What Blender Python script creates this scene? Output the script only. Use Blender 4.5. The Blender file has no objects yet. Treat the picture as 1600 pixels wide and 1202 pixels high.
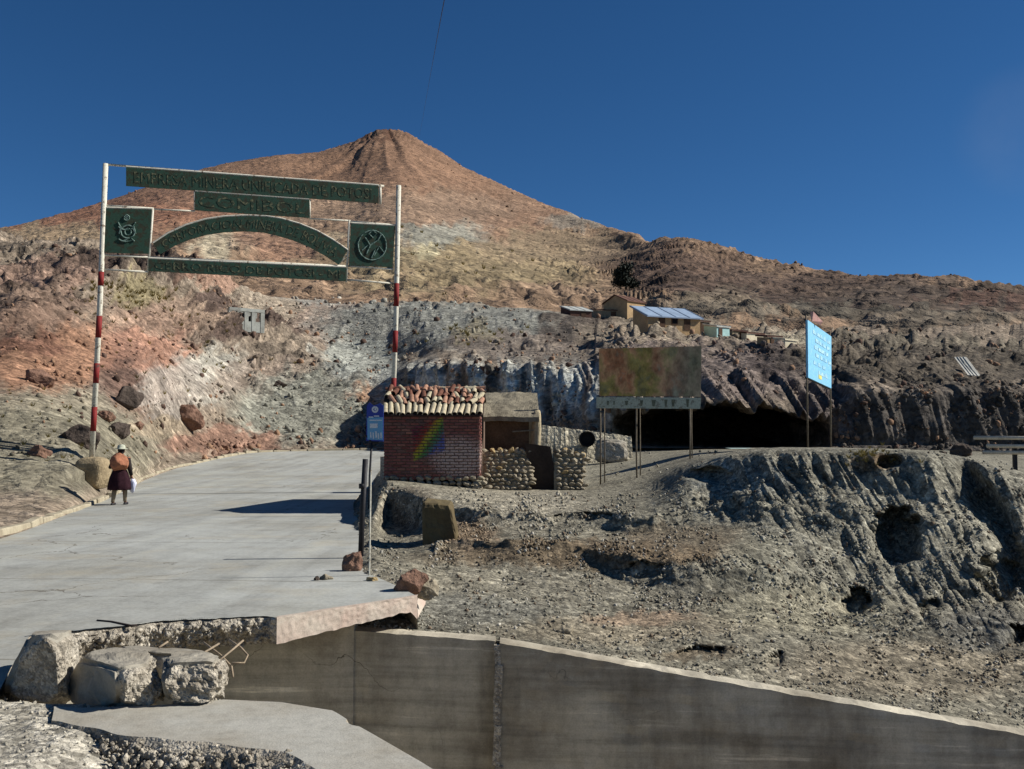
import bpy, bmesh, math, random
import numpy as np
from mathutils import Vector, Matrix, Euler

# ------------------------------------------------------------------ camera, sky, sun, exposure
scene = bpy.context.scene
COL = scene.collection
F = 1570.0                      # focal length in pixels of the 1600-wide photograph
CAM = np.array((0.0, 0.0, 1.65))
PITCH = math.atan(89.0 / F)
cam_data = bpy.data.cameras.new('camera')
cam_data.sensor_width = 36.0
cam_data.lens = 36.0 * F / 1600.0
cam_data.clip_start = 0.05
cam_data.clip_end = 20000.0
cam = bpy.data.objects.new('camera', cam_data)
COL.objects.link(cam)
cam.location = CAM
cam.rotation_euler = (math.pi / 2 + PITCH, 0, 0)
scene.camera = cam

SUN_EL = math.radians(36.0)
SUN_AZ = math.radians(6.0)     # turned from +X (photo right) towards +Y (away from the camera)
sun_dir = Vector((math.cos(SUN_EL) * math.cos(SUN_AZ), math.cos(SUN_EL) * math.sin(SUN_AZ), math.sin(SUN_EL)))
sd = bpy.data.lights.new('sun', 'SUN')
sd.energy = 5.0
sd.angle = math.radians(0.5)
sd.color = (1.0, 0.96, 0.9)
sun = bpy.data.objects.new('sun', sd)
COL.objects.link(sun)
sun.rotation_euler = (-sun_dir).to_track_quat('-Z', 'Y').to_euler()

world = bpy.data.worlds.new('World')
scene.world = world
world.use_nodes = True
wn, wl = world.node_tree.nodes, world.node_tree.links
sky = wn.new('ShaderNodeTexSky')
sky.sky_type = 'NISHITA'
sky.sun_disc = False
sky.sun_elevation = SUN_EL
sky.sun_rotation = math.pi / 2 - SUN_AZ
sky.altitude = 4200.0
sky.air_density = 1.0
sky.dust_density = 0.0
sky.ozone_density = 4.2
wn['Background'].inputs[1].default_value = 0.062
hs = wn.new('ShaderNodeHueSaturation'); hs.inputs['Saturation'].default_value = 1.2
wl.new(sky.outputs[0], hs.inputs['Color'])
tc_ = wn.new('ShaderNodeTexCoord')
dp_ = wn.new('ShaderNodeVectorMath'); dp_.operation = 'DOT_PRODUCT'
_v = (601 - 205) / F; _c, _s = math.cos(PITCH), math.sin(PITCH)
dp_.inputs[1].default_value = Vector(((1600 - 800) / F, _c - _v * _s, _s + _v * _c)).normalized()
wl.new(tc_.outputs['Generated'], dp_.inputs[0])
mr_ = wn.new('ShaderNodeMapRange'); mr_.interpolation_type = 'SMOOTHSTEP'
mr_.inputs[1].default_value = math.cos(math.radians(3.6)); mr_.inputs[2].default_value = 1.0; mr_.inputs[4].default_value = 1.0
wl.new(dp_.outputs['Value'], mr_.inputs[0])
cn_ = wn.new('ShaderNodeTexNoise'); cn_.inputs['Scale'].default_value = 30; cn_.inputs['Detail'].default_value = 5; wl.new(tc_.outputs['Generated'], cn_.inputs['Vector'])
mm_ = wn.new('ShaderNodeMath'); mm_.operation = 'MULTIPLY'; wl.new(mr_.outputs[0], mm_.inputs[0]); wl.new(cn_.outputs['Fac'], mm_.inputs[1])
m2_ = wn.new('ShaderNodeMath'); m2_.operation = 'MULTIPLY'; wl.new(mm_.outputs[0], m2_.inputs[0]); m2_.inputs[1].default_value = .10
cx_ = wn.new('ShaderNodeMix'); cx_.data_type = 'RGBA'; wl.new(m2_.outputs[0], cx_.inputs[0]); wl.new(hs.outputs[0], cx_.inputs[6]); cx_.inputs[7].default_value = (4.2, 4.6, 5.6, 1)
wl.new(cx_.outputs[2], wn['Background'].inputs[0])

scene.view_settings.view_transform = 'Standard'
scene.view_settings.look = 'None'
scene.view_settings.gamma = 1.0
scene.view_settings.exposure = 0.36
scene.view_settings.use_curve_mapping = False

# ------------------------------------------------------------------ helpers
RNG = np.random.default_rng(7)
random.seed(5)
CP, SP = math.cos(PITCH), math.sin(PITCH)

def unproj(px, py, Y):
    """world points seen at photo pixel (px, py) standing Y metres in front of the camera"""
    px, py, Y = np.broadcast_arrays(np.asarray(px, float), np.asarray(py, float), np.asarray(Y, float))
    u = (px - 800.0) / F
    v = (601.0 - py) / F
    dy = CP - v * SP
    dz = SP + v * CP
    s = Y / dy
    return np.stack([CAM[0] + u * s, CAM[1] + Y, CAM[2] + dz * s], -1)

def U(px, py, Y):
    return Vector(unproj(px, py, Y))

def on_z(px, py, z):
    d = unproj(px, py, 1.0) - CAM
    t = (z - CAM[2]) / d[2]
    return Vector(CAM + d * t)

def proj(P):
    d = P - CAM
    yc = d[..., 1] * CP + d[..., 2] * SP
    zc = -d[..., 1] * SP + d[..., 2] * CP
    return 800 + F * d[..., 0] / yc, 601 - F * zc / yc

def S(r, g, b):
    f = lambda c: (c / 255.0 / 12.92) if c / 255.0 <= 0.04045 else ((c / 255.0 + 0.055) / 1.055) ** 2.4
    return (f(r), f(g), f(b))

def pchip(x, y, xq):
    x = np.asarray(x, float); y = np.asarray(y, float); xq = np.clip(np.asarray(xq, float), x[0], x[-1])
    h = np.diff(x)
    if y.ndim > 1: h = h.reshape(-1, *([1] * (y.ndim - 1)))
    d = np.diff(y, axis=0) / h
    m = np.zeros_like(y)
    w1, w2 = 2 * h[1:] + h[:-1], h[1:] + 2 * h[:-1]
    same = d[:-1] * d[1:] > 0
    den = w1 / np.where(same, d[:-1], 1) + w2 / np.where(same, d[1:], 1)
    m[1:-1] = np.where(same, (w1 + w2) / np.where(same, den, 1), 0)
    m[0], m[-1] = d[0], d[-1]
    i = np.clip(np.searchsorted(x, xq, side='right') - 1, 0, len(x) - 2)
    hh = (x[i + 1] - x[i]); t = (xq - x[i]) / hh
    if y.ndim > 1:
        sh = (-1,) + (1,) * (y.ndim - 1); t = t.reshape(sh); hh = hh.reshape(sh)
    t2, t3 = t * t, t * t * t
    return ((2*t3 - 3*t2 + 1) * y[i] + (t3 - 2*t2 + t) * hh * m[i] + (-2*t3 + 3*t2) * y[i+1] + (t3 - t2) * hh * m[i+1])

def _hash(ix, iy, iz, s):
    h = (ix.astype(np.uint32) * np.uint32(374761393) + iy.astype(np.uint32) * np.uint32(668265263)
         + iz.astype(np.uint32) * np.uint32(2147483647) + np.uint32(s * 7919 + 13))
    h = (h ^ (h >> np.uint32(13))) * np.uint32(1274126177)
    h = (h ^ (h >> np.uint32(15))) * np.uint32(2246822519)
    return h ^ (h >> np.uint32(16))

def noise(p, seed=0):
    """gradient noise, about -1..1"""
    sh = p.shape[:-1]; p = p.reshape(-1, 3)
    i = np.floor(p).astype(np.int64); f = p - i
    w = f * f * f * (f * (f * 6 - 15) + 10)
    out = np.zeros(len(p))
    for dx in (0, 1):
        for dy in (0, 1):
            for dz in (0, 1):
                h = _hash(i[:, 0] + dx, i[:, 1] + dy, i[:, 2] + dz, seed)
                gx = (h & np.uint32(1023)).astype(float) / 511.5 - 1
                gy = ((h >> np.uint32(10)) & np.uint32(1023)).astype(float) / 511.5 - 1
                gz = ((h >> np.uint32(20)) & np.uint32(1023)).astype(float) / 511.5 - 1
                dot = gx * (f[:, 0] - dx) + gy * (f[:, 1] - dy) + gz * (f[:, 2] - dz)
                out += dot * (w[:, 0] if dx else 1 - w[:, 0]) * (w[:, 1] if dy else 1 - w[:, 1]) * (w[:, 2] if dz else 1 - w[:, 2])
    return (out * 1.25).reshape(sh)

def fbm(p, lams, gain=1.0, ridged=False, seed=0):
    tot = 0
    for k, l in enumerate(lams):
        n = noise(p / l, seed + k)
        if ridged: n = 0.55 - 1.6 * np.abs(n)
        tot = tot + n * l * gain
    return tot

def mesh_from(name, V, Fc, cols=None, smooth=False):
    me = bpy.data.meshes.new(name)
    V = np.asarray(V, np.float32).reshape(-1, 3)
    if isinstance(Fc, np.ndarray):
        n, k = Fc.shape
        me.vertices.add(len(V)); me.vertices.foreach_set('co', V.ravel())
        me.loops.add(n * k); me.loops.foreach_set('vertex_index', Fc.astype(np.int32).ravel())
        me.polygons.add(n)
        me.polygons.foreach_set('loop_start', np.arange(0, n * k, k, dtype=np.int32))
        me.polygons.foreach_set('loop_total', np.full(n, k, np.int32))
        me.update(calc_edges=True)
    else:
        me.from_pydata([tuple(map(float, v)) for v in V], [], Fc)
        me.update()
    if cols is not None:
        a = me.color_attributes.new('Col', 'FLOAT_COLOR', 'POINT')
        c = np.ones((len(V), 4), np.float32); c[:, :3] = np.asarray(cols).reshape(-1, 3)
        a.data.foreach_set('color', c.ravel())
    if smooth: me.polygons.foreach_set('use_smooth', np.ones(len(me.polygons), bool))
    return me

def add(name, me, mat=None, parent=None, loc=None):
    o = bpy.data.objects.new(name, me)
    COL.objects.link(o)
    if mat is not None and me is not None and not me.materials: me.materials.append(mat)
    if loc is not None: o.location = loc
    if parent is not None:
        o.parent = parent
        base = parent
        tot = Vector(parent.location)
        while base.parent is not None:
            base = base.parent
        if parent.type == 'EMPTY':
            o.matrix_parent_inverse = Matrix.Translation(-parent.location)
        elif Vector(parent.location).length > 0:
            o.matrix_parent_inverse = Matrix.Translation(-parent.location)
    return o

def tag(o, label=None, cat=None, group=None, kind=None):
    if label: o['label'] = label
    if cat: o['category'] = cat
    if group: o['group'] = group
    if kind: o['kind'] = kind
    return o

def thing(name, label, cat, loc=(0, 0, 0), group=None):
    o = bpy.data.objects.new(name, None)
    o.empty_display_size = 0.2
    COL.objects.link(o); o.location = loc
    return tag(o, label, cat, group)

class MB:
    def __init__(self): self.v = []; self.f = []
    def raw(self, V, Fc):
        b = len(self.v); self.v += [Vector(v) for v in V]; self.f += [tuple(i + b for i in f) for f in Fc]; return self
    def box(self, c, s, rot=None):
        c = Vector(c); R = rot.to_matrix() if rot is not None else Matrix.Identity(3)
        V = [c + R @ Vector((x * s[0] / 2, y * s[1] / 2, z * s[2] / 2)) for x in (-1, 1) for y in (-1, 1) for z in (-1, 1)]
        return self.raw(V, [(0, 1, 3, 2), (4, 6, 7, 5), (0, 4, 5, 1), (2, 3, 7, 6), (0, 2, 6, 4), (1, 5, 7, 3)])
    def hexa(self, bot, top):
        return self.raw(list(bot) + list(top), [(3, 2, 1, 0), (4, 5, 6, 7), (0, 1, 5, 4), (1, 2, 6, 5), (2, 3, 7, 6), (3, 0, 4, 7)])
    def tube(self, pts, r, n=8, caps=True):
        pts = [Vector(p) for p in pts]
        rs = r if isinstance(r, (list, tuple)) else [r] * len(pts)
        b = len(self.v); up = Vector((0.13, 0.31, 0.94))
        for i, p in enumerate(pts):
            t = (pts[min(i + 1, len(pts) - 1)] - pts[max(i - 1, 0)]).normalized()
            a = t.cross(up)
            if a.length < 1e-3: a = t.cross(Vector((1, 0, 0)))
            a.normalize(); c = t.cross(a)
            for k in range(n):
                an = 2 * math.pi * k / n
                self.v.append(p + a * (rs[i] * math.cos(an)) + c * (rs[i] * math.sin(an)))
        for i in range(len(pts) - 1):
            for k in range(n):
                k2 = (k + 1) % n
                self.f.append((b + i * n + k, b + i * n + k2, b + (i + 1) * n + k2, b + (i + 1) * n + k))
        if caps:
            self.f.append(tuple(b + k for k in reversed(range(n))))
            self.f.append(tuple(b + (len(pts) - 1) * n + k for k in range(n)))
        return self
    def plate(self, front, nrm, th):
        """polygon 'front' given thickness th behind it (away from nrm)"""
        n = len(front); fr = [Vector(p) for p in front]; bk = [p - Vector(nrm) * th for p in fr]
        b = len(self.v); self.v += fr + bk
        self.f.append(tuple(b + i for i in range(n))); self.f.append(tuple(b + n + i for i in reversed(range(n))))
        for i in range(n):
            j = (i + 1) % n
            self.f.append((b + i, b + n + i, b + n + j, b + j))
        return self
    def mesh(self, name, smooth=False):
        me = mesh_from(name, [tuple(v) for v in self.v], self.f, smooth=smooth)
        bm = bmesh.new(); bm.from_mesh(me); bmesh.ops.recalc_face_normals(bm, faces=bm.faces[:]); bm.to_mesh(me); bm.free()
        return me
    def build(self, name, mat, parent=None, smooth=False):
        return add(name, self.mesh(name, smooth), mat, parent)

# ------------------------------------------------------------------ materials
def new_mat(name):
    m = bpy.data.materials.new(name); m.use_nodes = True
    return m, m.node_tree.nodes, m.node_tree.links, m.node_tree.nodes['Principled BSDF']

def nz(nt, scale, detail=4, rough=0.6, coord='Position', dist=0.0, vec=None):
    n = nt.nodes.new('ShaderNodeTexNoise')
    n.inputs['Scale'].default_value = scale; n.inputs['Detail'].default_value = detail
    n.inputs['Roughness'].default_value = rough; n.inputs['Distortion'].default_value = dist
    if vec is None:
        g = nt.nodes.new('ShaderNodeNewGeometry'); vec = g.outputs['Position']
    nt.links.new(vec, n.inputs['Vector'])
    return n.outputs['Fac']

def ramp(nt, fac, stops, interp='LINEAR'):
    r = nt.nodes.new('ShaderNodeValToRGB'); r.color_ramp.interpolation = interp
    e = r.color_ramp.elements
    while len(e) > 1: e.remove(e[-1])
    e[0].position = stops[0][0]; e[0].color = (*stops[0][1], 1)
    for p, c in stops[1:]:
        k = e.new(p); k.color = (*c, 1)
    nt.links.new(fac, r.inputs['Fac'])
    return r.outputs['Color']

def mix(nt, a, b, fac, mode='MIX'):
    m = nt.nodes.new('ShaderNodeMix'); m.data_type = 'RGBA'; m.blend_type = mode
    for sock, val in ((m.inputs[6], a), (m.inputs[7], b)):
        if isinstance(val, (tuple, list)): sock.default_value = (*val[:3], 1)
        else: nt.links.new(val, sock)
    if isinstance(fac, (int, float)): m.inputs[0].default_value = fac
    else: nt.links.new(fac, m.inputs[0])
    return m.outputs[2]

def bump(nt, heights, bsdf):
    prev = None
    for h, strength, distance in heights:
        b = nt.nodes.new('ShaderNodeBump'); b.inputs['Strength'].default_value = strength
        b.inputs['Distance'].default_value = distance
        nt.links.new(h, b.inputs['Height'])
        if prev is not None: nt.links.new(prev, b.inputs['Normal'])
        prev = b.outputs['Normal']
    nt.links.new(prev, bsdf.inputs['Normal'])

G3 = lambda x: (x, x, x)

def terrain_mat(name, s_big, s_mid, s_fine, contrast=0.35, bdist=(0.3, 0.05), cells=()):
    m, N, L, B = new_mat(name); nt = m.node_tree
    a = N.new('ShaderNodeAttribute'); a.attribute_name = 'Col'
    c = a.outputs['Color']
    n1, n2, n3 = nz(nt, s_big, 5), nz(nt, s_mid, 6, 0.7), nz(nt, s_fine, 4, 0.75)
    c = mix(nt, c, ramp(nt, n1, [(0.3, G3(1 - contrast)), (0.5, G3(1.0)), (0.72, (1 + contrast, 1 + contrast * .95, 1 + contrast * .85))]), 0.8, 'MULTIPLY')
    c = mix(nt, c, ramp(nt, n2, [(0.33, (1 - contrast * 1.1,) * 3), (0.5, G3(1)), (0.7, G3(1 + contrast))]), 0.8, 'MULTIPLY')
    c = mix(nt, c, ramp(nt, n3, [(0.35, (0.62, 0.6, 0.58)), (0.52, G3(1)), (0.68, G3(1.3))]), 0.75, 'MULTIPLY')
    hs_ = [(n2, 0.8, bdist[0]), (n3, 0.7, bdist[1])]
    g = N.new('ShaderNodeNewGeometry')
    for sc_, amt in cells:
        v = N.new('ShaderNodeTexVoronoi'); v.inputs['Scale'].default_value = sc_; v.inputs['Randomness'].default_value = 1.0
        wv = N.new('ShaderNodeVectorMath'); wv.operation = 'MULTIPLY_ADD'
        wn_ = N.new('ShaderNodeTexNoise'); wn_.inputs['Scale'].default_value = sc_ * .6; L.new(g.outputs['Position'], wn_.inputs['Vector'])
        L.new(wn_.outputs['Color'], wv.inputs[0]); wv.inputs[1].default_value = (1.2 / sc_,) * 3; L.new(g.outputs['Position'], wv.inputs[2])
        L.new(wv.outputs[0], v.inputs['Vector'])
        bw = N.new('ShaderNodeSeparateColor'); L.new(v.outputs['Color'], bw.inputs[0])
        c = mix(nt, c, ramp(nt, bw.outputs[0], [(0, G3(1 - amt)), (.55, G3(1)), (.85, G3(1 + amt * .5)), (1, G3(1 + amt * 1.2))]), 1.0, 'MULTIPLY')
        inv = N.new('ShaderNodeMath'); inv.operation = 'SUBTRACT'; inv.inputs[0].default_value = 1.0; L.new(v.outputs['Distance'], inv.inputs[1])
        hs_.append((inv.outputs[0], .6, .35 / sc_))
    L.new(c, B.inputs['Base Color'])
    B.inputs['Roughness'].default_value = 0.96
    B.inputs['Specular IOR Level'].default_value = 0.12
    bump(nt, hs_, B)
    return m

def plain_mat(name, col, rough=0.8, var=0.2, scale=6.0, spec=0.25, bstr=0.3, bd=0.01, metal=0.0):
    m, N, L, B = new_mat(name); nt = m.node_tree
    n1, n2 = nz(nt, scale, 5), nz(nt, scale * 6, 4, 0.7)
    c = mix(nt, col, ramp(nt, n1, [(0.3, G3(1 - var)), (0.5, G3(1)), (0.72, G3(1 + var))]), 1.0, 'MULTIPLY')
    c = mix(nt, c, ramp(nt, n2, [(0.35, G3(1 - var * .7)), (0.52, G3(1)), (0.68, G3(1 + var * .7))]), 1.0, 'MULTIPLY')
    L.new(c, B.inputs['Base Color'])
    B.inputs['Roughness'].default_value = rough
    B.inputs['Specular IOR Level'].default_value = spec
    B.inputs['Metallic'].default_value = metal
    bump(nt, [(n1, bstr, bd * 2), (n2, bstr, bd)], B)
    return m

def worn_mat(name, col, wear, amount=0.5, scale=9.0, rough=0.7):
    """paint with patches worn through to another colour"""
    m, N, L, B = new_mat(name); nt = m.node_tree
    n1, n2 = nz(nt, scale, 6, 0.7), nz(nt, scale * 4, 5, 0.7)
    k = ramp(nt, n1, [(amount - 0.04, G3(0)), (amount + 0.05, G3(1))])
    c = mix(nt, wear, col, k)
    c = mix(nt, c, ramp(nt, n2, [(0.3, G3(0.7)), (0.5, G3(1)), (0.7, G3(1.25))]), 0.9, 'MULTIPLY')
    L.new(c, B.inputs['Base Color'])
    B.inputs['Roughness'].default_value = rough
    B.inputs['Specular IOR Level'].default_value = 0.2
    bump(nt, [(n1, 0.3, 0.004)], B)
    return m

M = {}
M['hill'] = terrain_mat('hill_earth', 0.16, 0.9, 5.0, 0.34, (0.4, 0.07), ((1.5, .28), (4.5, .35)))
M['mountain'] = terrain_mat('mountain_earth', 0.012, 0.07, 0.45, 0.28, (4.0, 0.8), ((.12, .2), (.4, .3)))
M['bank'] = terrain_mat('bank_gravel', 0.5, 4.5, 26.0, 0.3, (0.06, 0.016), ((9.0, .4), (24.0, .45)))
M['rock'] = terrain_mat('rock_fragments', 0.6, 4.0, 18.0, 0.3, (0.06, 0.012))
M['stone'] = plain_mat('field_stone', S(146, 136, 116), 0.93, 0.4, 5, 0.12, 0.7, 0.02)
M['stone_dark'] = plain_mat('dark_boulder', S(84, 74, 66), 0.93, 0.4, 2.5, 0.12, 0.9, 0.05)
M['stone_red'] = plain_mat('red_boulder', S(126, 98, 82), 0.93, 0.4, 2.5, 0.12, 0.9, 0.05)
M['stone_ochre'] = plain_mat('ochre_stone', S(166, 144, 104), 0.93, 0.35, 6, 0.12, 0.6, 0.02)

def concrete_mat(name, col, stain, scale=0.8, streak=False, cells=()):
    m, N, L, B = new_mat(name); nt = m.node_tree
    g = N.new('ShaderNodeNewGeometry'); pos = g.outputs['Position']
    n1, n2, n3 = nz(nt, scale, 6, 0.6), nz(nt, scale * 9, 5, 0.7), nz(nt, scale * 70, 3, 0.7)
    c = mix(nt, col, stain, ramp(nt, n1, [(0.42, G3(0)), (0.66, G3(0.8))]))
    if streak:
        mp = N.new('ShaderNodeMapping'); L.new(pos, mp.inputs['Vector']); mp.inputs['Scale'].default_value = (3.0, 1.0, 0.5)
        st = nz(nt, 1.0, 6, 0.65, vec=mp.outputs['Vector'])
        c = mix(nt, c, ramp(nt, st, [(0.32, G3(0.62)), (0.5, G3(1)), (0.72, G3(1.25))]), 0.7, 'MULTIPLY')
        mp2 = N.new('ShaderNodeMapping'); L.new(pos, mp2.inputs['Vector']); mp2.inputs['Scale'].default_value = (0.35, 0.35, 7.0)
        st2 = nz(nt, 1.0, 5, 0.65, vec=mp2.outputs['Vector'])
        c = mix(nt, c, ramp(nt, st2, [(0.36, G3(0.72)), (0.5, G3(1)), (0.60, G3(1.1)), (0.67, G3(1.8))]), 0.9, 'MULTIPLY')
        v = N.new('ShaderNodeTexVoronoi'); v.feature = 'DISTANCE_TO_EDGE'; v.inputs['Scale'].default_value = .5
        wv = N.new('ShaderNodeVectorMath'); wv.operation = 'MULTIPLY_ADD'; w2 = N.new('ShaderNodeTexNoise'); w2.inputs['Scale'].default_value = 1.8; w2.inputs['Detail'].default_value = 6
        L.new(pos, w2.inputs['Vector']); L.new(w2.outputs['Color'], wv.inputs[0]); wv.inputs[1].default_value = (.8, .8, .8); L.new(pos, wv.inputs[2]); L.new(wv.outputs[0], v.inputs['Vector'])
        lt_ = N.new('ShaderNodeMath'); lt_.operation = 'LESS_THAN'; lt_.inputs[1].default_value = .0022; L.new(v.outputs['Distance'], lt_.inputs[0])
        ckm = N.new('ShaderNodeMath'); ckm.operation = 'MULTIPLY'; L.new(lt_.outputs[0], ckm.inputs[0]); L.new(ramp(nt, nz(nt, .8, 3), [(.5, G3(0)), (.6, G3(.7))]), ckm.inputs[1])
        c = mix(nt, c, S(70, 63, 52), ckm.outputs[0])
    c = mix(nt, c, ramp(nt, n2, [(0.3, G3(0.8)), (0.5, G3(1)), (0.72, G3(1.12))]), 0.9, 'MULTIPLY')
    c = mix(nt, c, ramp(nt, n3, [(0.3, G3(0.82)), (0.5, G3(1)), (0.72, G3(1.15))]), 0.8, 'MULTIPLY')
    hs_ = [(n2, 0.3, 0.02), (n3, 0.35, 0.006)]
    for sc_, amt in cells:
        v = N.new('ShaderNodeTexVoronoi'); v.inputs['Scale'].default_value = sc_; L.new(pos, v.inputs['Vector'])
        bw = N.new('ShaderNodeSeparateColor'); L.new(v.outputs['Color'], bw.inputs[0])
        c = mix(nt, c, ramp(nt, bw.outputs[0], [(0, G3(1 - amt)), (.5, G3(1)), (1, G3(1 + amt))]), 1.0, 'MULTIPLY')
        inv = N.new('ShaderNodeMath'); inv.operation = 'SUBTRACT'; inv.inputs[0].default_value = 1.0; L.new(v.outputs['Distance'], inv.inputs[1])
        hs_.append((inv.outputs[0], .8, .5 / sc_))
    L.new(c, B.inputs['Base Color'])
    B.inputs['Roughness'].default_value = 0.92
    B.inputs['Specular IOR Level'].default_value = 0.15
    bump(nt, hs_, B)
    return m
M['road'] = concrete_mat('road_concrete', S(164, 165, 158), S(138, 136, 126), 0.28)
def road_details(m):
    nt = m.node_tree; N, L = nt.nodes, nt.links; B = N['Principled BSDF']
    src = B.inputs['Base Color'].links[0].from_socket
    g = N.new('ShaderNodeNewGeometry'); sp = N.new('ShaderNodeSeparateXYZ'); L.new(g.outputs['Position'], sp.inputs[0])
    def mth(op, a, b=0.0):
        q = N.new('ShaderNodeMath'); q.operation = op
        for i, v in enumerate((a, b)):
            if isinstance(v, (int, float)): q.inputs[i].default_value = v
            else: L.new(v, q.inputs[i])
        return q.outputs[0]
    wob = mth('MULTIPLY', nz(nt, .9, 3), .25)
    yy = mth('ADD', mth('ADD', sp.outputs[1], mth('MULTIPLY', sp.outputs[0], .07)), wob)
    j1 = mth('GREATER_THAN', mth('ABSOLUTE', mth('SUBTRACT', mth('FRACT', mth('DIVIDE', mth('SUBTRACT', yy, 11.95), 4.4)), .5)), .4955)
    xx = mth('ADD', mth('ADD', sp.outputs[0], mth('MULTIPLY', sp.outputs[1], .26)), wob)
    j2 = mth('LESS_THAN', mth('ABSOLUTE', mth('ADD', xx, 1.85)), .014)
    c = mix(nt, src, S(112, 108, 98), mth('MULTIPLY', j1, .7))
    v = N.new('ShaderNodeTexVoronoi'); v.feature = 'DISTANCE_TO_EDGE'; v.inputs['Scale'].default_value = .33
    wv = N.new('ShaderNodeVectorMath'); wv.operation = 'MULTIPLY_ADD'; wn2 = N.new('ShaderNodeTexNoise'); wn2.inputs['Scale'].default_value = 1.6; wn2.inputs['Detail'].default_value = 6
    L.new(g.outputs['Position'], wn2.inputs['Vector']); L.new(wn2.outputs['Color'], wv.inputs[0]); wv.inputs[1].default_value = (.9, .9, .9); L.new(g.outputs['Position'], wv.inputs[2]); L.new(wv.outputs[0], v.inputs['Vector'])
    ck = mth('MULTIPLY', mth('LESS_THAN', v.outputs['Distance'], .0035), mth('GREATER_THAN', nz(nt, .22, 3), .5))
    c = mix(nt, c, S(95, 90, 80), mth('MULTIPLY', ck, .8))
    mp = N.new('ShaderNodeMapping'); L.new(g.outputs['Position'], mp.inputs['Vector']); mp.inputs['Rotation'].default_value = (0, 0, -.26); mp.inputs['Scale'].default_value = (1.5, .07, 1)
    tr = nz(nt, 1.0, 4, .6, vec=mp.outputs['Vector'])
    c = mix(nt, c, ramp(nt, tr, [(.36, G3(.84)), (.5, G3(1)), (.66, (1.08, 1.07, 1.03))]), .9, 'MULTIPLY')
    ds = nz(nt, .5, 7, .7)
    c = mix(nt, c, S(168, 156, 130), ramp(nt, ds, [(.52, G3(0)), (.68, G3(.4))]))
    oil = nz(nt, 1.3, 4, .6)
    c = mix(nt, c, S(112, 110, 104), ramp(nt, oil, [(.66, G3(0)), (.74, G3(.55))]))
    L.new(c, B.inputs['Base Color'])
road_details(M['road'])
M['fracture'] = concrete_mat('broken_concrete', S(170, 162, 146), S(124, 114, 98), 2.5, cells=((32.0, .35), (75.0, .3)))
M['slab'] = concrete_mat('slab_concrete', S(166, 163, 152), S(146, 138, 122), 1.2)
M['pink'] = concrete_mat('pinkish_concrete', S(184, 172, 156), S(182, 158, 142), 2.2)
M['wall'] = concrete_mat('stained_wall_concrete', S(188, 180, 160), S(132, 122, 104), 0.9, streak=True)
M['kerb'] = concrete_mat('kerb_concrete', S(172, 162, 138), S(135, 124, 104), 2.0)
M['white_paint'] = worn_mat('white_pole_paint', S(205, 200, 182), S(120, 105, 88), 0.40, 8)
M['red_paint'] = worn_mat('red_pole_paint', S(125, 38, 36), S(80, 55, 48), 0.40, 8)
M['green_board'] = worn_mat('green_sign_paint', S(48, 74, 60), S(58, 60, 46), 0.47, 5)
M['letter'] = worn_mat('faded_letter_paint', S(110, 110, 84), S(46, 60, 47), 0.53, 9)
M['emblem'] = worn_mat('faded_emblem_paint', S(116, 138, 128), S(50, 76, 66), 0.46, 12)
M['white_letter'] = worn_mat('white_letter_paint', S(165, 170, 160), S(90, 95, 92), 0.4, 14)

# ------------------------------------------------------------------ terrain sheets
class Sheet:
    """a surface lofted through contour lines, each line a row of (pixel column, pixel row, distance)"""
    def __init__(self, cols, px, min_rows=4, row_px=2.5):
        xs = sorted(cols)
        py = np.array([[c[0] for c in cols[x]] for x in xs], float)
        Y = np.array([[c[1] for c in cols[x]] for x in xs], float)
        self.px = np.asarray(px, float)
        PY, LY = pchip(xs, py, self.px), np.exp(pchip(xs, np.log(Y), self.px))
        K = PY.shape[1]
        infr = (self.px > -100) & (self.px < 1700)
        t = [0.0]
        for k in range(K - 1):
            d = np.abs(PY[infr, k + 1] - PY[infr, k])
            n = max(min_rows, int(np.percentile(d, 85) / row_px))
            t += list(k + (np.arange(n) + 1) / n)
        t = np.array(t)
        self.t = t
        PYr = pchip(np.arange(K), PY.T, t)      # rows x cols
        Yr = np.exp(pchip(np.arange(K), np.log(LY.T), t))
        self.PX = np.broadcast_to(self.px, PYr.shape).copy(); self.PY = PYr; self.Y = Yr
    def points(self):
        self.P = unproj(self.PX, self.PY, self.Y); return self.P
    def normals(self):
        P = self.P
        du = np.gradient(P, axis=1); dv = np.gradient(P, axis=0)
        n = np.cross(du, dv); n /= (np.linalg.norm(n, axis=-1, keepdims=True) + 1e-9)
        tocam = CAM - P
        flip = (n * np.array((0, -0.3, 1.0))).sum(-1, keepdims=True) < 0
        self.N = np.where(flip, -n, n); return self.N
    def mesh(self, name, cols):
        R, C = self.P.shape[:2]
        idx = np.arange(R * C).reshape(R, C)
        q = np.stack([idx[:-1, :-1], idx[:-1, 1:], idx[1:, 1:], idx[1:, :-1]], -1).reshape(-1, 4)
        return mesh_from(name, self.P.reshape(-1, 3), q, cols.reshape(-1, 3), smooth=True)

def px_cols(a0, a, b, b1, step=2.0, coarse=14.0):
    return np.concatenate([np.arange(a0, a, coarse), np.arange(a, b, step), np.arange(b, b1 + 1, coarse)])

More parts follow.
